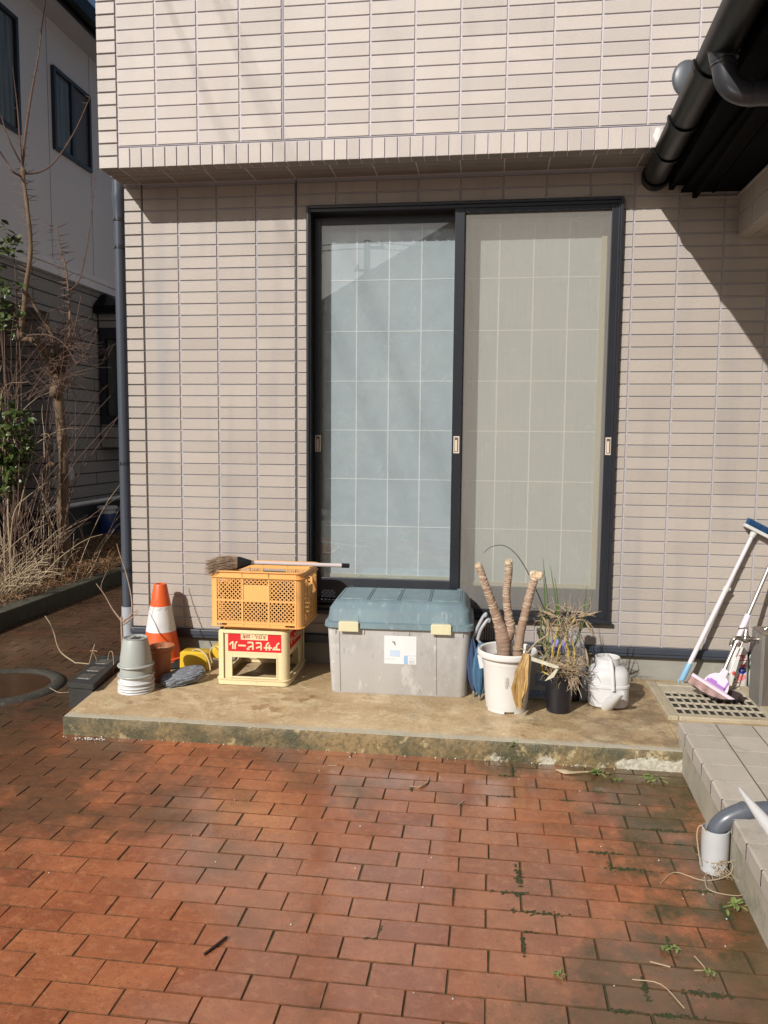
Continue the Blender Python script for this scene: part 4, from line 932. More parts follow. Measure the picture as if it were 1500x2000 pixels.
# ---- grey weathered bundle
bm = new(); s = bmesh.ops.create_icosphere(bm, subdivisions=5, radius=1); rnd = random.Random(12)
from mathutils import noise as mnoise
for v in bm.verts:
    p = v.co.copy(); q = Vector((abs(p.x)**.75*math.copysign(1, p.x), abs(p.y)**.8*math.copysign(1, p.y), abs(p.z)**.7*math.copysign(1, p.z)))
    f = mnoise.fractal(Vector((p.x*1.2, p.y*6, p.z*5)), 1, 2, 4)*.12; f2 = mnoise.noise(Vector((p.x*2.2, p.y*2, 3)))*.10
    q *= 1+f+f2; v.co = Vector((q.x*.115, q.y*.060, q.z*.028))
M_ = Matrix.Translation((-.505, -.485, S+.040)) @ Matrix.Rotation(R(42), 4, 'Z') @ Matrix.Rotation(R(-9), 4, 'Y') @ Matrix.Rotation(R(14), 4, 'X')
bmesh.ops.transform(bm, matrix=M_, verts=bm.verts)
solo('cloth_bundle', bm, M('bundle_grey', (.22, .235, .265), .8, bump=1, bscale=40, var=1, vscale=16, col2=(.11, .12, .14), spots=[((.42, .42, .44), 24, .56, .1, .7)], stretch=(1, 3, 3)), 'hard weathered grey blue folded bundle lying on the step before the yellow container', 'bundle', (-.50, -.44, S), smooth=50)

# ---- cream bottle crate, upside down
crm = M('crate_cream', (.72, .60, .36), .5, var=.4, vscale=4, col2=(.66, .53, .30), spots=[((.45, .36, .22), 16, .62, .1, .5)])
red = M('print_red', (.62, .015, .02), .45, var=.3, vscale=8, spots=[((.5, .1, .1), 40, .62, .05, .5)])
redt = M('print_dark_red', (.40, .03, .035), .5)
t = thing('bottle_crate', 'cream plastic bottle crate standing upside down under the orange crate', 'crate', (-.130, -.255, S), rz=R(1.0))
cw, cdp, ch = .193, .212, .298      # half width, half depth, height
th = .007
bm = new()
def wall_with_hole(bm, ax, half, off, nrm, z0, z1, hx0, hx1, hz0, hz1, th=.007):
    """a crate wall in the plane spanned by ax and Z, with a rectangular hand hole"""
    for a0, a1, c0, c1 in ((-half, hx0, z0, z1), (hx1, half, z0, z1), (hx0, hx1, z0, hz0), (hx0, hx1, hz1, z1)):
        obox(bm, ax*((a0+a1)/2)+nrm*(off-th/2)+Z1*((c0+c1)/2), ax*((a1-a0)/2), nrm*(th/2), Z1*((c1-c0)/2))
for ax, half, off, nrm, hh_ in ((X1, cw-.028, cdp-.010, -Y1, (-.112, .127)), (X1, cw-.028, cdp-.010, Y1, (-.12, .12)), (Y1, cdp-.028, cw-.010, X1, (-.13, .10)), (Y1, cdp-.028, cw-.010, -X1, (-.12, .12))):
    wall_with_hole(bm, ax, half, off, nrm, .028, ch-.018, hh_[0], hh_[1], .046, .150)
# reinforcing frame round each hole
for sg in (-1, 1):
    for x0, x1, z0, z1 in ((-.120, -.112, .038, .158), (.127, .135, .038, .158), (-.112, .127, .038, .046), (-.112, .127, .150, .158)):
        box(bm, x0, x1, sg*(cdp-.010), sg*(cdp-.010)+sg*.003, z0, z1) if sg > 0 else box(bm, x0, x1, -(cdp-.007), -(cdp-.010), z0, z1)
loft(bm, [rrect(-cw+.02, cw-.02, -cdp+.02, cdp-.02, .02, ch-.022), rrect(-cw+.02, cw-.02, -cdp+.02, cdp-.02, .02, ch-.016)])
part('crate_wall', bm, crm, t, bevel=.0012)
bm = new()
for sx_ in (-1, 1):
    for sy_ in (-1, 1):
        ring = []
        for i in range(7):
            a = R(90*i/6); ring.append(Vector((sx_*(cw-.036+.036*math.sin(a)), sy_*(cdp-.036+.036*math.cos(a)), 0)))
        inner = [Vector((p.x-sx_*.006*math.sin(R(90*i/6)), p.y-sy_*.006*math.cos(R(90*i/6)), 0)) for i, p in enumerate(ring)]
        full = ring+inner[::-1]
        bm = new(); loft(bm, [[p+Z1*.02 for p in full], [p+Z1*(ch-.012) for p in full]]); part('corner_post', bm, crm, t, smooth=30)
def band(bm, z0, z1, ex0, ex1, th=.006):
    o0 = rrect(-cw-ex0, cw+ex0, -cdp-ex0, cdp+ex0, .034, z0, 6); o1 = rrect(-cw-ex1, cw+ex1, -cdp-ex1, cdp+ex1, .034, z1, 6)
    i1 = rrect(-cw+th, cw-th, -cdp+th, cdp-th, .03, z1, 6); i0 = rrect(-cw+th, cw-th, -cdp+th, cdp-th, .03, z0, 6)
    A = [[bm.verts.new(p) for p in rg] for rg in (o0, o1, i1, i0)]; n = len(o0)
    for k in range(4):
        u, v = A[k], A[(k+1) % 4]
        for i in range(n): bm.faces.new((u[i], u[(i+1) % n], v[(i+1) % n], v[i]))
bm = new(); band(bm, .004, .030, .002, .001); band(bm, .030, .036, .006, .006); part('lower_rim', bm, crm, t, smooth=30)
bm = new(); band(bm, ch-.015, ch, -.004, -.006); band(bm, ch-.018, ch-.013, -.002, -.002); part('upper_rim', bm, crm, t, smooth=30)
bm = new(); rnd = random.Random(6)          # bottle dividers
for i in range(1, 4): 
    pts = []
    x = -cw+.01+i*(2*cw-.02)/4
    for j in range(11): 
        y = -cdp+.02+j*(2*cdp-.04)/10; pts.append((y, .150+.012*(j % 2)))
    for (ya, za), (yb, zb) in zip(pts, pts[1:]):
        loft(bm, [[Vector((x-.002, ya, za)), Vector((x+.002, ya, za)), Vector((x+.002, yb, zb)), Vector((x-.002, yb, zb))], [Vector((x-.002, ya, ch-.03)), Vector((x+.002, ya, ch-.03)), Vector((x+.002, yb, ch-.03)), Vector((x-.002, yb, ch-.03))]])
for i in range(1, 5):
    y = -cdp+.01+i*(2*cdp-.02)/5
    for j in range(8):
        xa, xb = -cw+.02+j*(2*cw-.04)/8, -cw+.02+(j+1)*(2*cw-.04)/8; za, zb = (.145, .165) if j % 2 else (.165, .145)
        loft(bm, [[Vector((xa, y-.002, za)), Vector((xb, y-.002, zb)), Vector((xb, y+.002, zb)), Vector((xa, y+.002, za))], [Vector((xa, y-.002, ch-.03)), Vector((xb, y-.002, ch-.03)), Vector((xb, y+.002, ch-.03)), Vector((xa, y+.002, ch-.03))]])
part('divider', bm, M('crate_inner', (.50, .36, .24), .6), t)
fy = -(cdp-.010)-.0012
bm = new(); box(bm, -.134, .154, fy, fy+.0010, .182, .281); lb = part('red_panel', bm, red, t)
bm = new(); box(bm, -.064, .082, fy-.0006, fy-.0001, .246, .280); part('cream_panel', bm, crm, lb)
def place_text(body, size, cx_, cz_, y, mat, parent, name, off=0.0, axis='front', sx=1.0, flip=True):
    bm = text_mesh(body, size, .0004, off)
    xs = [v.co.x for v in bm.verts]; ys = [v.co.y for v in bm.verts]; mxx, myy = (min(xs)+max(xs))/2, (min(ys)+max(ys))/2
    sg = -1 if flip else 1
    for v in bm.verts:
        a, b_, d = (v.co.x-mxx)*sx*sg, (v.co.y-myy)*sg, v.co.z
        v.co = Vector((cx_+a, y-d, cz_+b_)) if axis == 'front' else Vector((y+d, cx_+a, cz_+b_))
    return part(name, bm, mat, parent)
place_text('アサヒビール', .050, .010, .214, fy-.0008, crm, lb, 'lettering', .0022, sx=.93)
place_text('大びん・20本', .0245, .009, .263, fy-.0012, redt, lb, 'lettering', .0004, sx=.88)
bm = new(); box(bm, cw-.0098, cw-.0088, -.13, .13, .182, .281); lb2 = part('red_panel', bm, red, t)
place_text('アサヒビール', .046, 0, .225, cw-.0083, crm, lb2, 'lettering', .0022, axis='side', sx=.9)

# ---- orange mesh crate on top
orm = M('crate_orange', (.80, .42, .135), .5, var=.5, vscale=4, col2=(.72, .36, .11), spots=[((.48, .26, .10), 16, .60, .1, .5)])
zb_ = S+ch+.012
t = thing('mesh_crate', 'orange yellow mesh sided plastic crate on top of the cream bottle crate', 'crate', (-.100, -.300, zb_+.006), rz=R(-.8))
OW, OD, OH = .250, .182, .300
def lattice(bm, ax, org, nrm, a0, a1, z0, z1, pitch=.0225, wd=.0050, th=.003):
    """diagonal lattice filling a rectangle"""
    w_, h_ = a1-a0, z1-z0
    for sgn in (1, -1):
        k = -h_
        while k < w_:
            # line a = k + s*z ; clipped to the rectangle
            pa, pb = (max(k, 0), max(0, -k)), (min(k+h_, w_), min(h_, w_-k))
            A, B = (pa[0], pa[1]), (pb[0], pb[1])
            if B[1]-A[1] > .002:
                za, zb2 = (A[1], B[1]) if sgn > 0 else (h_-A[1], h_-B[1])
                p = org+ax*(a0+A[0])+Z1*(z0+za); q = org+ax*(a0+B[0])+Z1*(z0+zb2); d = (q-p)/2
                obox(bm, (p+q)/2, d, d.cross(nrm).normalized()*wd/2, nrm*th/2)
            k += pitch
def crate_side(bm, bl, ax, half, off, nrm, solid=None, ncell=3):
    org = nrm*off
    zr = [.030, .142, .258]; xs = [-half+i*(2*half)/ncell for i in range(ncell+1)]
    for i in range(ncell+1): obox(bm, org+ax*xs[i]+Z1*.150, ax*.004, nrm*.005, Z1*.142)
    for z, k in ((.026, .006), (.142, .004), (.262, .006)): obox(bm, org+Z1*z, ax*half, nrm*.0045, Z1*k)
    obox(bm, org+Z1*.277, ax*half, nrm*.0018, Z1*.015); obox(bm, org+Z1*.013, ax*(half*.74), nrm*.002, Z1*.013)
    for i in range(ncell):
        for j in range(2):
            a0, a1, z0, z1 = xs[i]+.004, xs[i+1]-.004, zr[j]+.002, zr[j+1]-.002
            if j == 1 and i == ncell//2 and solid == 'plate':
                obox(bm, org+ax*((a0+a1)/2)+Z1*(z0+.042), ax*((a1-a0)/2), nrm*.0015, Z1*.042); lattice(bl, ax, org, nrm, a0, a1, z0+.084, z1)
            elif j == 1 and i == ncell//2 and solid == 'hole':
                obox(bm, org+ax*((a0+a1)/2)+Z1*(z0+.03), ax*((a1-a0)/2), nrm*.0015, Z1*.03)
            else: lattice(bl, ax, org, nrm, a0, a1, z0, z1)
bm = new(); bl = new()
crate_side(bm, bl, X1, OW-.036, OD-.006, -Y1, 'plate'); crate_side(bm, bl, X1, OW-.036, OD-.006, Y1, 'hole')
crate_side(bm, bl, Y1, OD-.036, OW-.006, X1, 'hole', 3); crate_side(bm, bl, Y1, OD-.036, OW-.006, -X1, 'hole', 3)
for sx_ in (-1, 1):
    for sy_ in (-1, 1):
        ring = [Vector((sx_*(OW-.040+.038*math.sin(R(90*i/8))), sy_*(OD-.040+.038*math.cos(R(90*i/8))), 0)) for i in range(9)]
        inner = [Vector((p.x-sx_*.003*math.sin(R(90*i/8)), p.y-sy_*.003*math.cos(R(90*i/8)), 0)) for i, p in enumerate(ring)]
        full = ring+inner[::-1]; loft(bm, [[p+Z1*.006 for p in full], [p+Z1*(OH-.008) for p in full]])
box(bm, -OW+.03, OW-.03, -OD+.02, OD-.02, .026, .030); loft(bm, [rrect(-OW+.065, OW-.095, -OD+.03, OD-.03, .02, -.0172), rrect(-OW+.05, OW-.08, -OD+.022, OD-.022, .02, .008)])
part('crate_frame', bm, orm, t, smooth=30)
part('mesh_panel', bl, orm, t)
def band2(bm, z0, z1, e, th=.006, hw=OW, hd=OD):
    o0 = rrect(-hw-e, hw+e, -hd-e, hd+e, .042, z0, 8); o1 = rrect(-hw-e, hw+e, -hd-e, hd+e, .042, z1, 8); i1 = rrect(-hw+th, hw-th, -hd+th, hd-th, .036, z1, 8); i0 = rrect(-hw+th, hw-th, -hd+th, hd-th, .036, z0, 8)
    A = [[bm.verts.new(p) for p in rg] for rg in (o0, o1, i1, i0)]; n = len(o0)
    for k in range(4):
        u, v = A[k], A[(k+1) % 4]
        for i in range(n): bm.faces.new((u[i], u[(i+1) % n], v[(i+1) % n], v[i]))
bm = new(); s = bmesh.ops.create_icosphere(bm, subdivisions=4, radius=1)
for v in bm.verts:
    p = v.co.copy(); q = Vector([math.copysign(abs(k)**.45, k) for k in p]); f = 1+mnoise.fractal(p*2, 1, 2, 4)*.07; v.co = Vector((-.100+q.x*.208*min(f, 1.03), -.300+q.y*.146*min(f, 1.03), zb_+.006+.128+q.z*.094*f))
solo('added_dark_sheet', bm, M('dark_sheet', (.030, .022, .018), .85, bump=.5, var=.6, vscale=20), 'added dark sheet inside the orange mesh crate, keeping the mesh holes dark', 'sheet', (-.1, -.3, zb_+.04), smooth=60)  # dark filling added so the gaps in the mesh look shaded
bm = new(); band2(bm, OH-.006, OH, .008); band2(bm, OH-.036, OH-.032, .007); band2(bm, OH-.032, OH-.006, -.001); part('rim', bm, orm, t, smooth=35)
bm = new(); band2(bm, .004, .009, .005)
part('foot_rim', bm, orm, t, smooth=35)

# ---- broom lying across the crate
zt = zb_+.006+OH
t = thing('broom', 'straw broom with a pale pink handle lying across the orange crate', 'broom', (-.2, -.33, zt))
A = Vector((-.150, -.42, zt+.036)); B = Vector((.345, -.27, zt+.010))
bm = new(); tube(bm, [A, B], .0105, 14); part('handle', bm, M('pink_pipe', (.66, .57, .56), .35, var=.3), t, smooth=60)
d = (B-A).normalized(); bm = new(); tube(bm, [B-d*.032, B+d*.008, B+d*.011], [.0128, .0128, .010], 14); part('grip_cap', bm, M('black_plastic', (.012, .012, .013), .35), t, smooth=40)
bm = new(); tube(bm, [A-d*.02, A+d*.02], .0125, 12); tube(bm, spline([A+Vector((-.01, 0, .0)), A+Vector((.0, -.012, -.02)), A+Vector((.008, -.012, -.045))], 4), .002, 6); part('clamp', bm, M('steel', (.45, .44, .42), .3, metal=.8), t, smooth=40)
bm = new()
p0 = A+d*.0
def fan(s, wd_, th_): 
    c_ = p0-d*s; u_ = Vector((0, 0, 1)); v_ = d.cross(u_).normalized(); 
    return [c_+v_*th_*math.cos(2*math.pi*i/16)+u_*wd_*math.sin(2*math.pi*i/16)-u_*.006*(s/.1) for i in range(16)]
loft(bm, [fan(-.01, .012, .012), fan(.02, .022, .016), fan(.05, .033, .020), fan(.065, .034, .021)]); part('ferrule', bm, M('black_cap', (.015, .015, .016), .3, bump=.4, bscale=60), t, smooth=40)
bm = new(); rnd = random.Random(17); u_ = Vector((0, 0, 1)); v_ = d.cross(u_).normalized()
for _ in range(1100):
    a = rnd.uniform(0, 6.28); r_ = math.sqrt(rnd.random()); w0 = u_*math.sin(a)*r_*.030+v_*math.cos(a)*r_*.019
    L_ = rnd.uniform(.09, .180); far = u_*(math.sin(a)*r_*.036-.030*(L_/.16)**2)+v_*math.cos(a)*r_*.028
    s0 = p0-d*.055+w0-u_*.004; s2 = p0-d*(.055+L_)+far+Vector((0, rnd.gauss(0, .004), rnd.gauss(0, .006))); s1 = (s0+s2)/2+Vector((0, rnd.gauss(0, .003), rnd.gauss(.006, .003)))
    tube(bm, [s0, s1, s2], [.0011, .0010, .0005], 3, cap=False)
part('bristles', bm, M('broom_straw', (.34, .235, .155), .8, var=1, vscale=30, col2=(.17, .11, .075)), t)

# ---- big storage box
boxm = M('box_grey', (.46, .45, .44), .55, bump=.15, bscale=80, var=.6, vscale=4, col2=(.40, .39, .38), spots=[((.62, .61, .60), 13, .58, .06, .6), ((.66, .65, .63), 34, .62, .05, .6), ((.22, .21, .20), 30, .62, .06, .5), ((.28, .26, .23), 5, .54, .15, .5)], stretch=(1, 1, .5))
lidm = M('lid_teal', (.135, .185, .215), .5, bump=.2, bscale=120, var=.8, vscale=7, col2=(.17, .25, .275), spots=[((.33, .40, .42), 26, .56, .12, .55)], stretch=(1.2, 1, .35))
latm = M('latch_cream', (.64, .60, .40), .45, var=.3)
t = thing('storage_box', 'large grey plastic storage box with a faded teal lid and two cream latches', 'storage box', (.645, -.290, S), rz=R(1.4))
bw, bd_ = .350, .205
bm = new()
loft(bm, [rrect(-bw+.004, bw-.004, -bd_+.004, bd_-.004, .040, 0, 6), rrect(-bw, bw, -bd_, bd_, .042, .006, 6), rrect(-bw-.018, bw+.018, -bd_-.014, bd_+.014, .045, .352, 6)])
bd = part('body', bm, boxm, t, smooth=35)
def byf(z): return -bd_-.014*(z/.352)
for x0, x1 in ((-.303, -.288), (.192, .207)):     # recess seams on the front
    bm = new(); loft(bm, [[Vector((x0+.006, byf(.01)-.0015, .01)), Vector((x0+.008, byf(.01)-.0015, .01)), Vector((x0+.008, byf(.01)+.003, .01)), Vector((x0+.006, byf(.01)+.003, .01))], [Vector((x0, byf(.34)-.0015, .34)), Vector((x0+.002, byf(.34)-.0015, .34)), Vector((x0+.002, byf(.34)+.003, .34)), Vector((x0, byf(.34)+.003, .34))]])
    part('seam', bm, M('seam_grey', (.14, .135, .13), .7), bd)
bm = new()
for x in (-.322, -.175, .055, .24, .325): bm = new(); box(bm, x-.0025, x+.0025, byf(.33)-.005, byf(.33)+.004, .318, .345); part('rib', bm, boxm, bd)
lid = new()
loft(lid, [rrect(-bw-.030, bw+.030, -bd_-.028, bd_+.026, .055, .346, 6), rrect(-bw-.034, bw+.034, -bd_-.032, bd_+.030, .058, .350, 6), rrect(-bw-.030, bw+.030, -bd_-.029, bd_+.028, .056, .374, 6),
           rrect(-bw-.018, bw+.018, -bd_-.013, bd_+.020, .05, .380, 6), rrect(-bw-.010, bw+.010, -bd_+.000, bd_+.012, .045, .438, 6), rrect(-bw+.012, bw-.012, -bd_+.030, bd_-.004, .030, .470, 6), rrect(-bw+.022, bw-.022, -bd_+.052, bd_-.012, .020, .478, 6)])
lo = part('lid', lid, lidm, t, smooth=13)
bm = new(); dk = M('lid_groove', (.045, .075, .088), .6)
xa, xb, ya, yb = -bw+.030, bw-.030, -bd_+.070, bd_-.025
for i in range(1, 4):
    x = xa+(xb-xa)*i/4; box(bm, x-.0025, x+.0025, ya, yb, .4772, .4788)
box(bm, xa-.002, xa+.002, ya, yb, .476, .4786); box(bm, xb-.002, xb+.002, ya, yb, .476, .4786)
part('lid_groove', bm, dk, lo)
bm = new()
for i in range(4):
    x0 = xa+(xb-xa)*i/4+.008; x1 = xa+(xb-xa)*(i+1)/4-.008; loft(bm, [rrect(x0, x1, ya+.006, yb-.006, .008, .4775, 3), rrect(x0+.003, x1-.003, ya+.009, yb-.009, .008, .4815, 3)])
for x in (-bw+.048, bw-.048): box(bm, x-.012, x+.012, yb-.004, yb+.012, .470, .486)
part('lid_panel', bm, lidm, lo, smooth=30)
bm = new()
for xc in (-.245, .213):   # raised latch pockets
    P = [(-.046, .380), (.046, .380), (.040, .442), (-.042, .442)]
    q = [Vector((xc+x, -bd_-.016+(.019 if z > .4 else 0), z)) for x, z in P]; q2 = [p+Vector((0, .03, 0)) for p in q]; loft(bm, [q, q2])
part('latch_pocket', bm, lidm, lo, bevel=.003)
for xc in (-.250, .218):
    bm = new(); box(bm, xc-.051, xc+.051, -bd_-.043, -bd_-.033, .333, .383); box(bm, xc-.047, xc+.047, -bd_-.0345, -bd_-.012, .376, .3835)
    la = part('latch', bm, latm, t, bevel=.003)
bm = new(); fyb = byf(.24)-.0012
lx0, lx1, lz0, lz1 = -.070, .094, .166, .313
v = [bm.verts.new(p) for p in ((lx0, byf(lz0)-.001, lz0), (lx1, byf(lz0)-.001, lz0), (lx1, byf(lz1)-.001, lz1), (lx0, byf(lz1)-.001, lz1))]
f_ = bm.faces.new(v); ex_ = bmesh.ops.extrude_face_region(bm, geom=[f_]); bmesh.ops.translate(bm, vec=(0, .0008, 0), verts=[x for x in ex_['geom'] if isinstance(x, bmesh.types.BMVert)])
lab = part('label', bm, M('label_paper', (.72, .72, .72), .6, var=.5, vscale=14, col2=(.62, .64, .66), spots=[((.50, .49, .48), 26, .63, .05, .5)]), t)
def lq(x0, x1, z0, z1, mat, name='print', e=.0006):
    bm = new(); box(bm, x0, x1, byf((z0+z1)/2)-.0012-e, byf((z0+z1)/2)-.0010, z0, z1); part(name, bm, mat, lab)
pb_ = M('print_pale_blue', (.42, .53, .70), .6, var=.6, vscale=30, col2=(.55, .62, .72)); pbl = M('print_blue', (.25, .42, .66), .6, var=.4, vscale=60, col2=(.5, .58, .7)); pgr = M('print_grey', (.42, .43, .45), .6, var=.9, vscale=150, col2=(.66, .66, .66))
lq(-.042, .010, .206, .238, pb_); lq(.030, .050, .168, .210, pbl); lq(.056, .086, .171, .186, pgr); lq(.030, .092, .2105, .2118, pbl); lq(-.068, -.014, .187, .189, pgr); lq(-.068, -.012, .194, .1955, pgr); lq(.058, .088, .190, .192, pgr); lq(.058, .084, .196, .198, pgr)
bm = new(); tube(bm, [(-.030, fyb-.0008, .284), (-.020, fyb-.0010, .279), (-.012, fyb-.0010, .262)], [.003, .006, .001], 6); tube(bm, [(-.070, fyb-.0006, .286), (-.03, fyb-.0006, .285)], .0008, 4)
part('tear', bm, M('tear_grey', (.26, .25, .24), .8), lab)

# ---- folded umbrellas
umb = M('umbrella_blue', (.05, .12, .205), .6, bump=.3, bscale=90, var=.7, vscale=12, col2=(.06, .15, .25)); umbd = M('umbrella_navy', (.05, .085, .17), .6, var=.5, vscale=12)
hnd = M('handle_grey', (.34, .35, .37), .4, var=.3)
def fold_umbrella(label, tip, top, mat, rmax, hook, seed, strap=False):
    t = thing('umbrella', label, 'umbrella', tip, group=None); rnd = random.Random(seed)
    T0, T1 = Vector(tip), Vector(top); d = (T1-T0); bm = new(); rings = []
    fr = d.normalized(); a_ = fr.orthogonal().normalized(); b_ = fr.cross(a_)
    for t_, r_ in ((.08, .10), (.12, .35), (.30, .85), (.5, 1), (.7, .9), (.88, .62), (1.0, .30)):
        rings.append([T0+d*t_+(a_*math.cos(2*math.pi*i/24)+b_*math.sin(2*math.pi*i/24))*rmax*r_*(1+.28*math.cos(6*2*math.pi*i/24+1)) for i in range(24)])
    loft(bm, rings); part('canopy', bm, mat, t, smooth=50)
    bm = new(); tube(bm, [T0, T0+d*.03, T0+d*.10], [.004, .010, .007], 10); part('tip', bm, M('steel', (.45, .44, .42), .3), t, smooth=50)
    bm = new(); tube(bm, [T0+d*.98]+[Vector(p) for p in hook[:1]], .006, 8); part('shaft', bm, hnd, t)
    bm = new(); tube(bm, spline(hook, 5), .009, 10); part('handle', bm, hnd, t, smooth=60)
    if strap:
        bm = new(); c_ = T0+d*.72+Vector((.0, -rmax*1.25, 0)); obox(bm, c_, (.010, 0, .003), (0, .001, 0), (-.007, 0, .034)); part('tag', bm, M('tag_white', (.62, .64, .66), .6), t)
fold_umbrella('bright blue folded umbrella with a white tag, leaning by the grey storage box', (1.066, -.515, S+.001), (1.070, -.500, .385), umb, .036, [(1.052, -.50, .40), (1.066, -.50, .45), (1.095, -.49, .495), (1.108, -.485, .50), (1.104, -.485, .488)], 1, True)
fold_umbrella('darker navy folded umbrella squeezed between the storage box and the bright blue umbrella', (1.038, -.46, S+.001), (1.020, -.45, .40), umbd, .026, [(1.035, -.45, .41), (1.050, -.45, .45), (1.078, -.44, .505), (1.092, -.44, .52), (1.086, -.44, .505)], 2)
# black wire rack behind
bm = new()
for i in range(5):
    x = 1.085+i*.012; tube(bm, spline([(x, -.20, S), (x, -.20, .44), (x+.006, -.205, .475), (x+.014, -.20, .44)], 4), .0022, 5)
tube(bm, [(1.08, -.20, .30), (1.15, -.20, .30)], .002, 5); tube(bm, [(1.08, -.20, .14), (1.15, -.20, .14)], .002, 5)
solo('wire_rack', bm, MATS['black_plastic'], 'thin black wire rack standing behind the blue umbrellas', 'rack', (1.11, -.20, S), smooth=60)

# ---- white bucket pot with cut trunks
whb = M('bucket_white', (.66, .645, .625), .42, var=.4, vscale=4, col2=(.60, .58, .55), spots=[((.42, .40, .38), 14, .64, .08, .5), ((.5, .47, .42), 40, .68, .04, .5)])
bx, by = 1.198, -.600
t = thing('white_pot', 'tall white plastic pot with a thick rim holding the cut trunks', 'plant pot', (bx, by, S))
bm = new()
lathe(bm, [(.090, S+.006), (.098, S+.012), (.104, S+.05), (.119, S+.255), (.122, S+.262), (.143, S+.268), (.146, S+.275), (.144, S+.292), (.138, S+.297), (.128, S+.292), (.122, S+.262), (.119, S+.235)], (bx, by), 56)
part('pot_wall', bm, whb, t, smooth=40)
bm = new()
for i in range(4):
    a0 = i*math.pi/2-1.15; 
    for k in range(8):
        a, b_ = a0+k*.13, a0+(k+1)*.13
        loft(bm, [[Vector((bx+r_*math.cos(q), by+r_*math.sin(q), z)) for r_, q in ((.088, a), (.099, a), (.099, b_), (.088, b_))] for z in (S+.0005, S+.012)])
part('foot', bm, whb, t)
bm = new(); lathe(bm, [(.1205, S+.240), (.08, S+.246), (.002, S+.25)], (bx, by), 24, capb=False); part('soil', bm, M('pot_soil', (.10, .07, .045), .95, bump=1, bscale=120, var=.8, vscale=30, col2=(.2, .15, .1)), t)
bm = new(); place = ((-.012, .165), (-.006, .158), (.004, .160), (-.002, .150), (.006, .146))
for i in range(9):
    a = -1.62+.010*random.uniform(-2, 2); zz_ = S+.14+.006*i; rr_ = .1125+.119*0+ (zz_-S)*.073-.004; obox(bm, (bx+rr_*math.cos(a), by+rr_*math.sin(a)-.0006, zz_), (random.uniform(.004, .010), 0, 0), (0, .0006, 0), (0, 0, .0012))
part('faded_print', bm, M('faded_grey', (.45, .44, .43), .7), t)
barkp = M('yucca_bark', (.31, .215, .155), .85, bump=.6, bscale=90, var=.8, vscale=25, col2=(.22, .13, .09)); scar = M('yucca_scar', (.60, .49, .36), .8, var=.5, vscale=40, col2=(.42, .32, .23)); cutm = M('cut_wood', (.68, .55, .38), .8, var=.7, vscale=60, col2=(.48, .33, .2), bump=.8, bscale=150)
t = thing('cut_yucca', 'three ringed yucca trunks cut off bare, standing in the white pot', 'potted plant', (bx, by, S+.25))
ST = [([(1.184,-.58,.335),(1.176,-.58,.43),(1.155,-.58,.505),(1.121,-.59,.602),(1.09,-.6,.684),(1.064,-.6,.754),(1.052,-.6,.785)], [.033,.038,.026,.020,.0185,.018,.017]),
      ([(1.186,-.575,.40),(1.201,-.575,.44),(1.212,-.57,.487),(1.199,-.565,.548),(1.188,-.56,.649),(1.196,-.56,.751),(1.195,-.56,.800)], [.022,.025,.023,.020,.0185,.0185,.018]),
      ([(1.245,-.63,.335),(1.256,-.62,.463),(1.276,-.62,.564),(1.298,-.61,.663),(1.316,-.6,.729)], [.026,.0215,.0205,.0195,.019])]
rnd = random.Random(4)
for pts, rad in ST:
    bm = new(); bs = new(); sp = spline(pts, 14); rr_ = []
    for i in range(len(sp)):
        q = i/14; j = min(int(q), len(rad)-2); rr_.append(rad[j]+(rad[j+1]-rad[j])*(q-j))
    rr_ = [r*(1+.045*math.sin(i*2.1)+rnd.uniform(-.02, .02)) for i, r in enumerate(rr_)]
    tube(bm, sp, rr_, 18); tk = part('trunk', bm, barkp, t, smooth=60)
    fr = frames(sp)
    for i in range(22, len(sp)-1):
        for h_ in range(2):
            if rnd.random() < (.95 if i > 30 else .45):
                a0 = rnd.uniform(0, 6.28); span = rnd.uniform(1.4, 3.6); n_ = 7; a_, b_ = fr[i]; tt = (sp[min(i+1, len(sp)-1)]-sp[i-1]).normalized(); off = rnd.uniform(-.006, .006)
                tube(bs, [sp[i]+tt*(off+.005*math.sin(k*math.pi/n_))+(a_*math.cos(a0+span*k/n_)+b_*math.sin(a0+span*k/n_))*(rr_[i]+.0003) for k in range(n_+1)], [.0005]+[rnd.uniform(.0009, .0021)]*(n_-1)+[.0005], 4)
    part('leaf_scars', bs, scar, tk)
    bm = new(); e_ = sp[-1]; dd = (sp[-1]-sp[-3]).normalized(); a_, b_ = fr[-1]; R0 = rr_[-1]*.95
    slant = Vector((-.5, -.3, 0)); r1 = [e_-dd*.004+(a_*math.cos(k*.5236)+b_*math.sin(k*.5236))*R0 for k in range(12)]
    r2 = [p+dd*(.012+.5*max(0, (p-e_).dot(slant))+rnd.uniform(-.002, .008)) for p in r1]; loft(bm, [r1, r2], capt=False)
    vs = [v for v in bm.verts][-12:]; cc = bm.verts.new(e_+dd*.008)
    for k in range(12): bm.faces.new((vs[k], vs[(k+1) % 12], cc))
    for _ in range(14):
        q = e_+dd*.006+(a_*rnd.uniform(-1, 1)+b_*rnd.uniform(-1, 1))*R0*.8; tube(bm, [q, q+dd*rnd.uniform(.004, .022)+Vector((rnd.uniform(-.006, .004), 0, 0))], [.003, .001], 4)
    part('cut_end', bm, cutm, tk)
bm = new(); blob(bm, (1.332, -.598, .748), .026, .018, .020, jit=.35, rnd=rnd); blob(bm, (1.312, -.60, .755), .02, .018, .018, jit=.4, rnd=rnd); part('torn_end', bm, cutm, t)
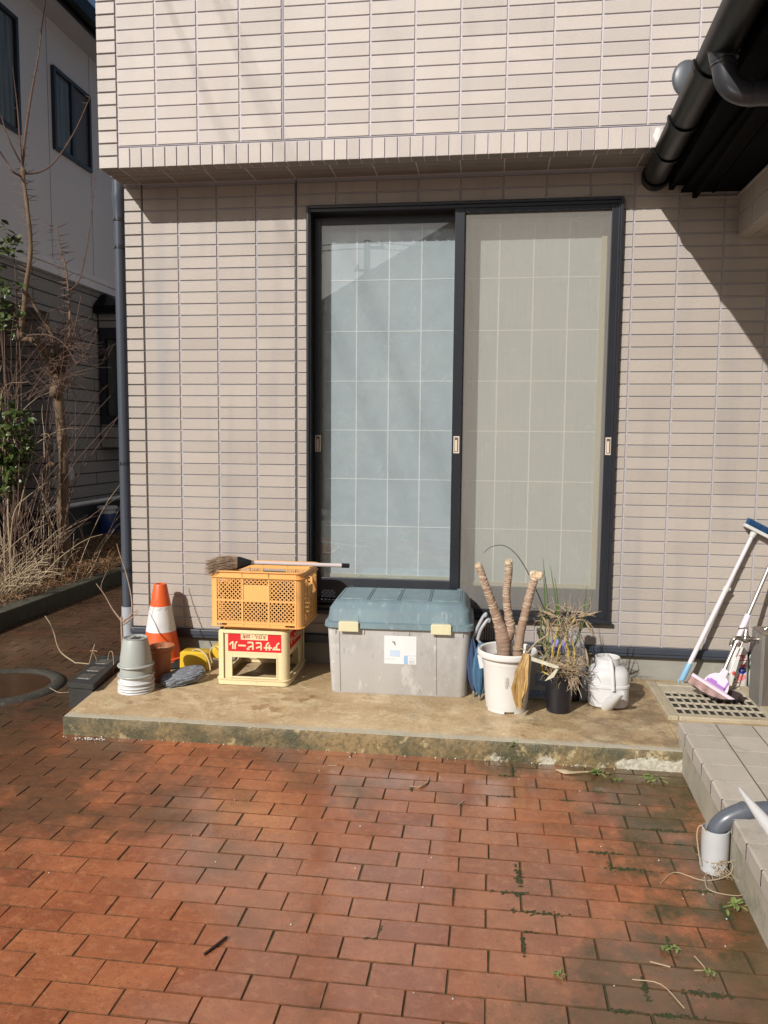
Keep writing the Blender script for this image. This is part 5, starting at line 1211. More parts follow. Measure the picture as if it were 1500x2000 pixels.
# tied bunch of dead leaves hanging on the front
t = thing('leaf_bunch', 'bunch of dry golden leaves tied with string hanging over the white pot rim', 'dead leaves', (1.28, -.74, .40))
gold = M('dead_leaf_gold', (.55, .37, .13), .6, var=1, vscale=10, col2=(.34, .19, .07), stretch=(1, 1, .3), spots=[((.68, .55, .28), 14, .55, .1, .6)])
bm = new(); rnd = random.Random(5)
for i in range(16):
    x0 = 1.283+rnd.uniform(-.012, .012); y0 = -.748+rnd.uniform(-.006, .01); bot = Vector((1.262+rnd.gauss(0, .018), -.745+rnd.uniform(-.015, .01), .125+abs(rnd.gauss(0, .05)))); top = Vector((x0, y0, .405)); d = bot-top
    wv_ = Vector((1, rnd.uniform(-.7, .7), 0)).normalized(); rows = []
    for t_, k in ((0, .3), (.15, .5), (.35, .9), (.6, 1), (.8, .75), (.93, .4), (1, .08)):
        c_ = top+d*t_+Vector((rnd.uniform(-.004, .004)-math.sin(t_*3.1)*.016*(i % 3), -math.sin(t_*3.1)*.012, 0)); w_ = .0125*k; n_ = Vector((-wv_.y, wv_.x, 0))*.004*k
        rows.append((bm.verts.new(c_+wv_*w_+n_), bm.verts.new(c_), bm.verts.new(c_-wv_*w_+n_)))
    for a, b_ in zip(rows, rows[1:]): bm.faces.new((a[0], a[1], b_[1], b_[0])); bm.faces.new((a[1], a[2], b_[2], b_[1]))
part('leaves', bm, gold, t, smooth=70)
bm = new()
tube(bm, spline([(1.225, -.62, .405), (1.25, -.66, .408), (1.28, -.72, .412), (1.283, -.752, .40), (1.295, -.74, .395), (1.28, -.735, .402)], 5), .0022, 5); tube(bm, spline([(1.228, -.60, .40), (1.262, -.60, .408), (1.262, -.655, .402), (1.228, -.652, .396), (1.224, -.61, .40)], 5), .002, 5)
tube(bm, spline([(1.285, -.745, .41), (1.33, -.70, .45), (1.38, -.66, .475), (1.385, -.66, .49)], 5), [.004]*14+[.002]*2, 5)
part('string', bm, straw2, t)
bm = new(); loft(bm, [[Vector((x, y, z)) for x, z in ((1.29, .375), (1.43, .335), (1.432, .350), (1.36, .372), (1.295, .392))] for y in (-.735, -.728)])
loft(bm, [[Vector((x, y, z)) for x, z in ((1.425, .34), (1.435, .345), (1.41, .295), (1.37, .275), (1.39, .30))] for y in (-.735, -.729)])
part('broad_leaf', bm, M('bleached_leaf', (.62, .58, .46), .6, var=.6, vscale=30), t)

# ---- black pots with dried orchids
bpm = M('pot_black', (.012, .012, .016), .28, var=.5, vscale=6, col2=(.02, .02, .024), spots=[((.10, .09, .08), 40, .68, .04, .5)])
def black_pot(x, y, label, h=.185, r0=.058, r1=.070):
    t = thing('black_pot', label, 'plant pot', (x, y, S)); bm = new()
    lathe(bm, [(r0-.004, S), (r0, S+.004), (r1, S+h-.02), (r1+.006, S+h-.016), (r1+.008, S+h-.004), (r1+.005, S+h), (r1, S+h-.006), (r1-.002, S+h-.03)], (x, y), 40); part('pot_wall', bm, bpm, t, smooth=40)
    bm = new(); lathe(bm, [(r1-.002, S+h-.028), (.02, S+h-.02), (.001, S+h-.02)], (x, y), 20, capb=False); part('soil', bm, MATS['pot_soil'], t)
black_pot(1.449, -.600, 'glossy black plant pot in front, with dried roots hanging over its rim')
black_pot(1.520, -.405, 'black plant pot mostly hidden behind the front black pot', .19)
grn = M('green_blade', (.085, .15, .035), .5, var=.6, vscale=12, col2=(.05, .10, .025)); root = M('dry_root', (.52, .42, .29), .8, var=1, vscale=30, col2=(.26, .17, .10)); yelg = M('yellow_stem', (.46, .40, .08), .6, var=.7, vscale=20, col2=(.42, .24, .06))
t = thing('dried_orchid', 'withered plant with tangled roots and a few green blades in the front black pot', 'potted plant', (1.449, -.60, S+.17))
bm = new()
for pts in ([(1.396,-.55,.323),(1.395,-.55,.553),(1.358,-.55,.83)], [(1.386,-.55,.323),(1.377,-.55,.552),(1.364,-.55,.77)], [(1.45,-.55,.326),(1.431,-.55,.58),(1.395,-.55,.793)], [(1.452,-.55,.351),(1.437,-.55,.605),(1.418,-.55,.735)],
            [(1.535,-.55,.443),(1.560,-.55,.585),(1.572,-.55,.698)], [(1.494,-.55,.328),(1.555,-.55,.50),(1.605,-.55,.674)], [(1.448,-.57,.28),(1.449,-.57,.453),(1.451,-.57,.555)], [(1.494,-.55,.328),(1.486,-.55,.455),(1.477,-.55,.594)], [(1.36,-.55,.40),(1.358,-.55,.52),(1.352,-.55,.60)]):
    sp = spline(pts, 6); tube(bm, sp, [.0042*(1-.75*(i/(len(sp)-1))**2) for i in range(len(sp))], 5)
part('blade', bm, grn, t, smooth=60)
bm = new(); rnd = random.Random(77)
def wig(bm, p, d, L_, r, k=6, j=.5, n=4):
    pts = [Vector(p)]; d = Vector(d).normalized()
    for _ in range(k): d = (d+Vector((rnd.gauss(0, j), rnd.gauss(0, j), rnd.gauss(0, j)))*.6).normalized(); pts.append(pts[-1]+d*L_/k)
    tube(bm, pts, lerp_r(r, r*.4, len(pts)), n)
for _ in range(330):
    a = rnd.uniform(0, 6.28); r_ = rnd.random()**.5*.075; wig(bm, (1.449+.01+r_*math.cos(a)*1.25, -.60+r_*math.sin(a), S+.17+rnd.random()*.10), (rnd.gauss(.15, 1), rnd.gauss(-.3, 1), rnd.gauss(.1, .7)), rnd.uniform(.03, .10), rnd.uniform(.0011, .0022))
for _ in range(150): wig(bm, (rnd.uniform(1.37, 1.53), rnd.uniform(-.66, -.5), rnd.uniform(.36, .57)), (rnd.gauss(0, .6), rnd.gauss(0, .5), rnd.gauss(.2, 1)), rnd.uniform(.05, .14), rnd.uniform(.001, .0022))
for _ in range(60): wig(bm, (rnd.uniform(1.34, 1.56), rnd.uniform(-.64, -.52), rnd.uniform(.52, .60)), (rnd.gauss(0, 1), rnd.gauss(0, .5), rnd.gauss(.1, .6)), rnd.uniform(.05, .12), rnd.uniform(.0012, .0022), j=.7)
for _ in range(26): wig(bm, (rnd.uniform(1.48, 1.53), rnd.uniform(-.68, -.62), S+.185), (rnd.gauss(.2, .3), rnd.gauss(-.6, .3), -.8), rnd.uniform(.03, .10), .0016, j=.25)
part('roots', bm, root, t)
bm = new()
for pts, r in (([(1.49, -.60, .27), (1.488, -.60, .38), (1.470, -.60, .46), (1.505, -.60, .535), (1.515, -.6, .55)], .006), ([(1.43, -.61, .27), (1.44, -.61, .39), (1.455, -.61, .43)], .005), ([(1.37, -.62, .37), (1.365, -.63, .30), (1.39, -.64, .28), (1.42, -.64, .275)], .0045), ([(1.52, -.6, .28), (1.515, -.6, .40), (1.50, -.6, .44)], .0045), ([(1.41, -.6, .28), (1.415, -.6, .40), (1.437, -.6, .51)], .007)):
    sp = spline(pts, 5); tube(bm, sp, lerp_r(r, r*.6, len(sp)), 7)
part('stem', bm, yelg, t, smooth=60)
bm = new()
for p, d in (((1.34, -.6, .585), (1, 0, -.3)), ((1.36, -.6, .55), (.6, 0, -.8)), ((1.44, -.62, .30), (-1, -.2, .5)), ((1.52, -.58, .55), (1, 0, .3)), ((1.56, -.58, .54), (.5, 0, -.8)), ((1.57, -.58, .40), (.2, 0, -1))):
    leaf(bm, p, d, (0, -1, .3), .10, .012, .25)
part('withered_leaf', bm, straw2, t)
bm = new(); sp = spline([(1.40,-.55,.50),(1.388,-.55,.535),(1.356,-.55,.615),(1.298,-.56,.741),(1.234,-.58,.843),(1.171,-.6,.892),(1.11,-.6,.885),(1.074,-.6,.854)], 8); tube(bm, sp, lerp_r(.0028, .0014, len(sp)), 6)
solo('plant_hoop', bm, MATS['black_plastic'], 'thin black plant stake arching out of the dried plant to the left', 'stake', (1.40, -.55, .5), smooth=60)
# plastic bag and printed carton behind
m = bpy.data.materials.new('clear_film'); m.use_nodes = True; b = m.node_tree.nodes['Principled BSDF']; b.inputs['Base Color'].default_value = (.62, .66, .74, 1); b.inputs['Roughness'].default_value = .12; b.inputs['Alpha'].default_value = .42
bm = new(); s = bmesh.ops.create_icosphere(bm, subdivisions=4, radius=1)
for v in bm.verts:
    p = v.co.copy(); f = 1+mnoise.fractal(p*2.4, 1, 2, 4)*.28; v.co = Vector((1.515+p.x*.065*f, -.47+p.y*.040*f, .32+p.z*.15*f))
t = solo('plastic_bag', bm, m, 'crumpled clear plastic bag with a blue label among the dried plants', 'plastic bag', (1.525, -.47, S), smooth=60)
bm = new(); s = bmesh.ops.create_icosphere(bm, subdivisions=3, radius=1)
for v in bm.verts:
    p = v.co.copy(); f = 1+mnoise.fractal(p*2.0, 1, 2, 4)*.35; v.co = Vector((1.452+p.x*.040*f, -.545+p.y*.012, .405+p.z*.038*f))
part('blue_label', bm, M('print_ultramarine', (.05, .06, .50), .5, var=.8, vscale=30, col2=(.35, .38, .65)), t, smooth=60)
t = thing('printed_carton', 'pale carton with blue print lying behind the white pot and the black pots', 'box', (1.45, -.42, S))
bm = new(); box(bm, 1.30, 1.595, -.44, -.30, S, S+.19); part('carton', bm, M('carton_white', (.48, .50, .53), .7, var=.7, vscale=12, col2=(.30, .32, .35)), t, bevel=.003)
bm = new(); box(bm, 1.345, 1.40, -.4425, -.4405, S+.07, S+.13); box(bm, 1.55, 1.585, -.4425, -.4405, S+.02, S+.09); box(bm, 1.31, 1.40, -.4425, -.4405, S+.01, S+.045); part('print', bm, M('carton_blue', (.10, .20, .42), .6, var=.9, vscale=60, col2=(.4, .45, .55)), t)

# ---- white watering can
t = thing('watering_can', 'white plastic watering can with a short open neck, spout towards the yard', 'watering can', (1.700, -.47, S))
wc = M('can_white', (.57, .565, .57), .38, var=.4, vscale=5, col2=(.58, .57, .57), spots=[((.40, .38, .36), 22, .65, .07, .5)])
wx, wy = 1.700, -.460; bm = new(); N_ = 40
def sup(rx, ry, z, e=3.0, dx=0): return [Vector((wx+dx+math.copysign(abs(math.cos(a))**(2/e), math.cos(a))*rx, wy+math.copysign(abs(math.sin(a))**(2/e), math.sin(a))*ry, z)) for a in [2*math.pi*i/N_ for i in range(N_)]]
loft(bm, [sup(.085, .078, S+.001), sup(.095, .088, S+.008), sup(.099, .092, S+.03), sup(.099, .092, S+.100), sup(.102, .095, S+.104), sup(.102, .095, S+.114), sup(.098, .091, S+.118), sup(.097, .090, S+.150), sup(.0955, .0885, S+.164, 2.9), sup(.091, .084, S+.177, 2.8), sup(.083, .077, S+.187, 2.6), sup(.071, .067, S+.194, 2.3), sup(.062, .059, S+.198, 2.1, -.004),
          sup(.059, .056, S+.203, 2, -.006), sup(.058, .055, S+.236, 2, -.006), sup(.061, .058, S+.240, 2, -.006), sup(.058, .055, S+.242, 2, -.006), sup(.055, .052, S+.238, 2, -.006), sup(.053, .050, S+.16, 2, -.006)], capt=True)
part('body', bm, wc, t, smooth=35)
bm = new(); sp = spline([(1.697, -.43, S+.243), (1.700, -.505, S+.240), (1.704, -.545, S+.205), (1.707, -.560, S+.160), (1.710, -.567, S+.10)], 6)
fr = frames(sp); RR_ = []
for i, p in enumerate(sp):
    d = (sp[min(i+1, len(sp)-1)]-sp[max(i-1, 0)]).normalized(); n1 = d.cross(X1).normalized(); RR_.append([p+X1*(.0085*math.cos(k*math.pi/5))+n1*(.0045*math.sin(k*math.pi/5)) for k in range(10)])
loft(bm, RR_)
part('handle', bm, wc, t, smooth=60)
bm = new(); tube(bm, [(1.688, -.530, S+.018), (1.704, -.585, S+.055), (1.735, -.660, S+.122)], [.036, .026, .0125], 22); part('spout', bm, wc, t, smooth=50)

# ---- grated wash area
gconc = M('pan_concrete', (.42, .36, .26), .85, bump=.8, bscale=60, var=.7, vscale=9, col2=(.30, .25, .17), spots=[((.13, .11, .08), 24, .58, .12, .6), ((.6, .55, .42), 12, .6, .1, .5)])
t = thing('floor_drain', 'worn concrete drain frame with a slotted grate set in the step below the tap', 'drain', (2.22, -.36, S))
bm = new(); gx0, gx1, gy0, gy1 = 1.955, 2.480, -.64, -.09
for a0, a1, b0, b1 in ((gx0, gx0+.05, gy0, gy1), (gx1-.05, gx1, gy0, gy1), (gx0+.05, gx1-.05, gy0, gy0+.05), (gx0+.05, gx1-.05, gy1-.06, gy1)): box(bm, a0+.001, a1-.001, b0+.001, b1-.001, S-.06, S+.016)
part('frame', bm, gconc, t, bevel=.006)
bm = new(); box(bm, gx0+.05, gx1-.05, gy0+.05, gy1-.06, S-.002, S-.0005); part('sump', bm, M('sump_dark', (.02, .017, .014), .9), t)
bm = new()
gxa, gxb, gya, gyb = gx0+.055, gx1-.055, gy0+.055, gy1-.065
n_ = 11
for i in range(n_+1):
    x = gxa+(gxb-gxa)*i/n_; box(bm, x-.0045, x+.0045, gya, gyb, S+.003, S+.012)
for j in range(6):
    y = gya+(gyb-gya)*j/5; box(bm, gxa, gxb, y-.0042, y+.0042, S+.0025, S+.0125)
box(bm, gxa, gxb, gyb-.10, gyb, S+.0025, S+.0118)
part('grate', bm, M('grate_resin', (.46, .41, .32), .7, bump=.4, var=.7, vscale=20, col2=(.30, .26, .19)), t, bevel=.0015)

# ---- blue bristled deck brush leaning on the wall
t = thing('deck_brush', 'long white handled deck brush with blue bristles leaning upside down on the wall', 'brush', (2.13, -.08, S))
A = Vector((2.130, -.10, S+.012)); B = Vector((2.478, -.045, .905)); d = (B-A).normalized()
bm = new(); tube(bm, [A+d*.11, A+d*.56], .0125, 16); tube(bm, [A+d*.56, B], .0105, 16); part('handle', bm, M('handle_white_lilac', (.66, .62, .66), .3, var=.3), t, smooth=50)
bm = new(); tube(bm, [A+d*.55, A+d*.575], .0155, 16); obox(bm, A+d*.562+Vector((.016, 0, 0)), (.006, 0, 0), (0, .005, 0), d*.006); part('lock_ring', bm, whp, t, smooth=40)
bm = new(); lbm = M('grip_light_blue', (.22, .42, .60), .4, var=.3); tube(bm, [A+d*.018, A+d*.03, A+d*.11, A+d*.122], [.011, .0155, .0155, .013], 16)
tube(bm, [A+d*.012+Vector((.013*math.cos(q*.52), 0, .013*math.sin(q*.52))) for q in range(13)], .0045, 6); part('grip', bm, lbm, t, smooth=50)
u_ = Vector((math.cos(R(-27)), 0, math.sin(R(-27)))); nn_ = Vector((-u_.z, 0, u_.x)); hc = B+d*.02+u_*.075+nn_*.012
bm = new(); obox(bm, hc, u_*.135, Y1*.026, nn_*.009); tube(bm, [B-d*.01, B+d*.03], [.013, .020], 12); part('brush_head', bm, whp, t, bevel=.003)
bm = new(); rnd = random.Random(9)
for i in range(26):
    for j in range(6):
        p = hc+u_*(-.128+.256*i/25)+Y1*(-.021+.042*j/5)+nn_*.008
        for k in range(3): q = p+nn_*.034+u_*rnd.uniform(-.006, .006)+Y1*rnd.uniform(-.004, .004); tube(bm, [p, q], [.0022, .0018], 4)
part('bristles', bm, M('bristle_blue', (.012, .06, .16), .5, var=.7, vscale=60, col2=(.02, .09, .22)), t)

# ---- pink sponge mop standing head down in a dish
pk = M('mop_pink', (.66, .47, .62), .35, var=.25); pk2 = M('mop_pale_pink', (.68, .58, .66), .35)
st = M('steel_tube', (.55, .54, .53), .38, metal=1.0)
t = thing('sponge_mop', 'pink sponge mop with a steel handle standing head down in the dark dish', 'mop', (2.24, -.30, S+.02))
A = Vector((2.300, -.29, .245)); B = Vector((2.66, -.03, .98)); d = (B-A).normalized()
bm = new(); tube(bm, [A, B], .010, 14); tube(bm, [A+Vector((.020, 0, -.03)), A+Vector((.020, 0, -.03))+d*.26], .0028, 8); part('handle', bm, st, t, smooth=50)
bm = new(); tube(bm, [A+d*.22, A+d*.31], [.0165, .0155], 16); tube(bm, [A+d*.15, A+d*.22], [.011, .014], 12); part('sleeve', bm, pk2, t, smooth=50)
u_ = Vector((.205, -.05, -.118)).normalized(); cc = Vector((2.236, -.335, .158)); up2 = d; nrm = u_.cross(up2).normalized()
if nrm.y > 0: nrm = -nrm
up2 = nrm.cross(u_).normalized(); up2 = up2 if up2.z > 0 else -up2
bm = new(); tube(bm, [cc-u_*.118, cc+u_*.112], .0125, 14); part('clamp_bar', bm, pk2, t, smooth=50)
bm = new(); tube(bm, [cc+u_*.112, cc+u_*.122], .0105, 12); part('roller_cap', bm, MATS['black_plastic'], t, smooth=40)
bm = new(); tube(bm, [cc+u_*.122, cc+u_*.132], .0115, 12); part('roller_end', bm, pk, t, smooth=40)
bm = new(); P = []
for k in range(15):
    a = math.pi*k/14; P.append(cc+u_*(.005+.062*math.cos(a))+up2*(.012+.072*math.sin(a)))
loft(bm, [[p-nrm*.008 for p in P], [p+nrm*.010 for p in P]])
P = [cc+u_*(.005+.018*x)+up2*y for x, y in ((-1, .07), (1, .07), (.8, .115), (-.8, .115))]; loft(bm, [[p-nrm*.010 for p in P], [p+nrm*.012 for p in P]])
part('mop_plate', bm, pk2, t, bevel=.002)
bm = new(); obox(bm, cc+u_*.0+nrm*.0115+up2*.022, u_*.05, nrm*.003, up2*.008); obox(bm, cc-u_*.02+nrm*.0125+up2*.032, u_*.018, nrm*.003, up2*.006); obox(bm, cc+u_*.045+nrm*.0115+up2*.04, u_*.004, nrm*.003, up2*.024)
part('lever', bm, M('mop_purple', (.36, .16, .50), .4), t, bevel=.001)
bm = new(); N1 = 44; rows = []
for i in range(N1+1):
    s_ = -.120+.232*i/N1; wvv = .007*math.sin(i*.55); rows.append([cc+u_*s_-up2*.010+nrm*.022, cc+u_*(s_+.002)-up2*(.046+wvv*.5)+nrm*(.024+wvv), cc+u_*s_-up2*(.046)-nrm*(.012-wvv), cc+u_*s_-up2*.010-nrm*.012])
loft(bm, rows); bmesh.ops.subdivide_edges(bm, edges=bm.edges[:], cuts=1)
part('sponge', bm, M('sponge_pink', (.42, .25, .21), .9, bump=1, bscale=200, var=1, vscale=30, col2=(.26, .14, .15), stretch=(1, 1, 4), spots=[((.60, .50, .46), 40, .58, .1, .7)]), t, smooth=60)
bm = new()
for k in range(4): tube(bm, [rw[1]*(1-k/4)+rw[0]*(k/4)+nrm*.001 for rw in rows[::2]], .0012, 4)
part('sponge_fold', bm, M('sponge_pale', (.55, .44, .42), .8), t)
bm = new(); lathe(bm, [(.062, S+.013), (.070, S+.015), (.086, S+.036), (.090, S+.038), (.088, S+.041), (.083, S+.038), (.066, S+.019), (.002, S+.018)], (2.290, -.335), 40)
solo('plant_saucer', bm, M('saucer_brown', (.035, .020, .022), .35, var=.4), 'dark brown round saucer on the grate with the pink mop head resting in it', 'saucer', (2.29, -.335, S), smooth=40)

# ---- bottles by the tap
btw = M('bottle_white', (.66, .64, .62), .35, var=.3, vscale=8)
t = thing('spray_bottle', 'white refill bottle with red, blue and pink fruit artwork, next to the pink mop handle', 'bottle', (2.430, -.075, S))
def rr_loft(bm, cx_, cy_, secs): loft(bm, [rrect(cx_-a, cx_+a, cy_-b_, cy_+b_, min(a, b_)*.6, z, 4) for a, b_, z in secs])
bm = new(); rr_loft(bm, 2.430, -.075, [(.043, .026, S+.001), (.046, .030, S+.006), (.045, .030, S+.10), (.044, .030, S+.165), (.040, .026, S+.195), (.030, .018, S+.215), (.014, .012, S+.222)]); part('body', bm, btw, t, smooth=45)
bm = new(); tube(bm, [(2.405, -.085, S+.18), (2.402, -.086, S+.225)], .011, 12); tube(bm, [(2.425, -.075, S+.22), (2.430, -.075, S+.245)], .012, 12); part('cap', bm, M('cap_brown', (.14, .085, .075), .4), t, smooth=40)
def disc(bm, x, z, r1, r2, y, n=18): loft(bm, [[Vector((x+r1*math.cos(2*math.pi*i/n), y, z+r2*math.sin(2*math.pi*i/n))) for i in range(n)], [Vector((x+r1*math.cos(2*math.pi*i/n), y-.0008, z+r2*math.sin(2*math.pi*i/n))) for i in range(n)]])
fy2 = -.1052
bm = new(); disc(bm, 2.436, S+.060, .020, .018, fy2); disc(bm, 2.452, S+.066, .012, .013, fy2-.0003); part('print', bm, M('print_pink', (.70, .18, .20), .5, var=.5, vscale=60, col2=(.8, .35, .35)), t)
bm = new(); disc(bm, 2.444, S+.100, .019, .019, fy2-.0003); part('print', bm, M('print_cobalt', (.02, .03, .38), .5), t)
bm = new(); box(bm, 2.436, 2.456, fy2-.0018, fy2-.0011, S+.097, S+.106); part('print', bm, M('print_sky', (.4, .5, .75), .5, var=1, vscale=200), t)
bm = new(); disc(bm, 2.402, S+.083, .009, .012, fy2-.0006); disc(bm, 2.447, S+.126, .014, .008, fy2-.0006); box(bm, 2.425, 2.462, fy2-.0008, fy2, S+.152, S+.158); disc(bm, 2.436, S+.180, .016, .004, fy2-.0006)
box(bm, 2.440, 2.446, fy2-.0008, fy2, S+.160, S+.182); box(bm, 2.430, 2.460, fy2-.0010, fy2, S+.168, S+.172); part('print', bm, M('print_crimson', (.50, .02, .04), .5, var=.6, vscale=80, col2=(.7, .2, .15)), t)
bm = new(); disc(bm, 2.408, S+.048, .007, .005, fy2-.0006); part('print', bm, M('print_green', (.10, .22, .08), .5), t)
bm = new()
for k in range(5): box(bm, 2.402+k*.007, 2.407+k*.007, fy2-.0008, fy2, S+.030, S+.037)
part('print', bm, M('print_text_red', (.55, .06, .07), .5), t)
t = thing('plastic_jug', 'translucent pale jug with a white label, behind the brown tap post', 'jug', (2.52, -.05, S))
jm = M('jug_translucent', (.50, .54, .49), .25, var=.5, vscale=8, col2=(.40, .46, .41))
bm = new(); rr_loft(bm, 2.525, -.05, [(.030, .028, S+.001), (.036, .034, S+.008), (.037, .035, S+.11), (.030, .028, S+.145), (.018, .018, S+.158)]); part('body', bm, jm, t, smooth=45)
bm = new(); tube(bm, spline([(2.500, -.06, S+.14), (2.498, -.06, S+.168), (2.515, -.06, S+.178), (2.54, -.06, S+.172)], 4), .007, 8); part('handle', bm, jm, t, smooth=60)
bm = new(); box(bm, 2.518, 2.545, -.0868, -.0852, S+.03, S+.09); part('label', bm, btw, t)

# ---- tap post
wood = M('post_brown', (.085, .070, .058), .55, bump=.4, bscale=60, var=.9, vscale=9, col2=(.14, .12, .10), stretch=(6, 6, .5), spots=[((.30, .28, .25), 50, .70, .04, .7)])
t = thing('tap_post', 'brown wood grained tap post with a metal faucet at the right edge', 'tap post', (2.48, -.36, S))
bm = new(); box(bm, 2.432, 2.572, -.425, -.285, S-.02, .462); part('post', bm, wood, t, bevel=.005)
bm = new(); box(bm, 2.430, 2.574, -.427, -.283, .462, .474); part('cap', bm, M('post_cap', (.20, .16, .13), .6, var=.6, vscale=10), t, bevel=.003)
bm = new(); box(bm, 2.427, 2.433, -.430, -.280, S, .462); box(bm, 2.4325, 2.4425, -.4285, -.4235, S, .461); part('edge_strip', bm, M('strip_grey', (.20, .185, .17), .5, var=.6), t)
chrome = M('faucet_metal', (.55, .52, .47), .22, metal=1.0, var=.5, vscale=30, rvar=.1)
fz, fyy = .425, -.365
bm = new(); tube(bm, [(2.432, fyy, fz), (2.426, fyy, fz), (2.422, fyy, fz)], [.026, .026, .018], 20); tube(bm, [(2.424, fyy, fz), (2.395, fyy, fz), (2.385, fyy, fz)], [.011, .011, .017], 16)
s = bmesh.ops.create_uvsphere(bm, u_segments=18, v_segments=12, radius=.021); bmesh.ops.translate(bm, vec=(2.370, fyy, fz), verts=s['verts'])
lathe(bm, [(.015, fz+.008), (.017, fz+.018), (.013, fz+.022), (.013, fz+.034), (.009, fz+.040), (.006, fz+.050)], (2.370, fyy), 16, capt=True)
tube(bm, spline([(2.362, fyy, fz-.004), (2.338, fyy, fz+.004), (2.316, fyy, fz-.002), (2.305, fyy, fz-.022), (2.304, fyy, fz-.036)], 5), [.011]*6+[.010]*14+[.012], 14)
part('faucet', bm, chrome, t, smooth=60)
bm = new(); obox(bm, (2.352, fyy, fz+.053), (.026, 0, .003), (0, .005, 0), (0, 0, .003)); obox(bm, (2.370, fyy, fz+.053), (.005, 0, 0), (0, .020, 0), (0, 0, .003)); part('tap_handle', bm, chrome, t, bevel=.002)
bm = new(); tube(bm, [(2.46, -.36, .474), (2.475, -.36, .49), (2.53, -.36, .492), (2.56, -.36, .48)], .006, 8); tube(bm, [(2.49, -.38, .485), (2.53, -.34, .487)], .004, 6)
solo('metal_clip', bm, chrome, 'small dark metal fitting lying on top of the tap post', 'fitting', (2.5, -.36, .474), smooth=60)

# ---- drain pipe crossing the porch edge
dpm = M('pvc_dark_grey', (.085, .095, .115), .33, var=.4, vscale=8, col2=(.11, .12, .14), spots=[((.22, .22, .22), 30, .66, .06, .5)])
t = thing('ground_drain', 'grey plastic drainpipe elbow feeding a light grey upright pipe beside the porch', 'drainpipe', (1.855, -1.83, 0))
bm = new(); qx, qy = 1.852, -1.815
lathe(bm, [(.042, -.01), (.043, .140), (.0395, .1415), (.0385, .10), (.0385, .05)], (qx, qy), 32, capb=False); part('upright_pipe', bm, M('pvc_light_grey', (.44, .45, .46), .45, var=.5, vscale=10, col2=(.34, .345, .34), spots=[((.20, .20, .17), 16, .60, .1, .5)]), t, smooth=40)
bm = new(); sp = spline([(qx+.001, qy, .085), (qx+.002, qy, .128), (qx+.012, qy, .153), (qx+.034, qy, .176), (qx+.070, qy+.003, .196), (qx+.09, qy+.004, .203)], 6); tube(bm, sp, .0300, 22); part('elbow', bm, dpm, t, smooth=50)
bm = new(); tube(bm, [(qx+.082, qy+.003, .2005), (qx+.096, qy+.005, .2055)], .0320, 22); tube(bm, [(qx+.09, qy+.004, .204), (qx+.75, qy+.03, .275)], .0280, 22); part('feed_pipe', bm, dpm, t, smooth=50)
bm = new(); tube(bm, [(1.941, -1.745, .252), (1.939, -1.76, .254), (1.926, -1.93, .275), (1.913, -2.1, .299), (1.86, -2.75, .39)], [.003, .006, .013, .020, .028], 18)
solo('white_pole', bm, M('pole_white', (.80, .80, .80), .4), 'tapering white plastic pole poking in at the right edge above the drainpipe', 'pole', (2.0, -1.7, .2), smooth=60)

# ---- round drain cover and low black block on the left
t = thing('drain_cover', 'round water filled drain cover in a rough concrete ring, at the left edge', 'drain cover', (-1.585, -.435, 0))
ringm = M('ring_concrete', (.050, .045, .035), .9, bump=1.2, bscale=70, var=.8, vscale=12, col2=(.03, .028, .02), spots=[((.16, .15, .12), 40, .58, .08, .7)])
bm = new(); lathe(bm, [(.340, -.006), (.332, .010), (.300, .019), (.268, .018), (.255, .002)], (-1.585, -.435), 48, capb=False); part('ring', bm, ringm, t, smooth=50)
bm = new(); lathe(bm, [(.256, .005), (.001, .005)], (-1.585, -.435), 48, capb=False); part('wet_lid', bm, M('wet_lid', (.045, .026, .016), .16, var=.8, vscale=6, col2=(.08, .04, .02), bump=.02, bscale=12), t)
t = thing('inspection_block', 'low black block with three glass inserts wedged against the concrete step', 'block', (-1.0, -.45, 0))
bkm = M('block_black', (.022, .021, .020), .85, bump=1, bscale=60, var=.6, vscale=9, col2=(.045, .043, .038))
def para(z0, z1, e):
    P = [(-1.045, -.69), (-.895, -.70), (-.985, -.19), (-1.135, -.18)]
    c_ = Vector((-1.015, -.44, 0)); return [[Vector((c_.x+(x-c_.x)*e, c_.y+(y-c_.y)*(1-(1-e)*.3), z)) for x, y in P] for z in (z0, z1)]
bm = new(); loft(bm, para(-.005, .105, .90)); part('body', bm, bkm, t)
bm = new(); loft(bm, para(.105, .132, 1.0)); part('top_slab', bm, bkm, t, bevel=.004)
gm_ = M('glass_insert', (.16, .15, .13), .35, bump=1, bscale=80, var=1, vscale=40, col2=(.05, .047, .04))
for k in range(3):
    c_ = Vector((-.985-.020*k-.012, -.575+.135*k, .1335)); bm = new(); loft(bm, [rrect(c_.x-.042, c_.x+.042, c_.y-.042, c_.y+.042, .014, .132), rrect(c_.x-.039, c_.x+.039, c_.y-.039, c_.y+.039, .014, .136)]); part('glass_insert', bm, gm_, t)
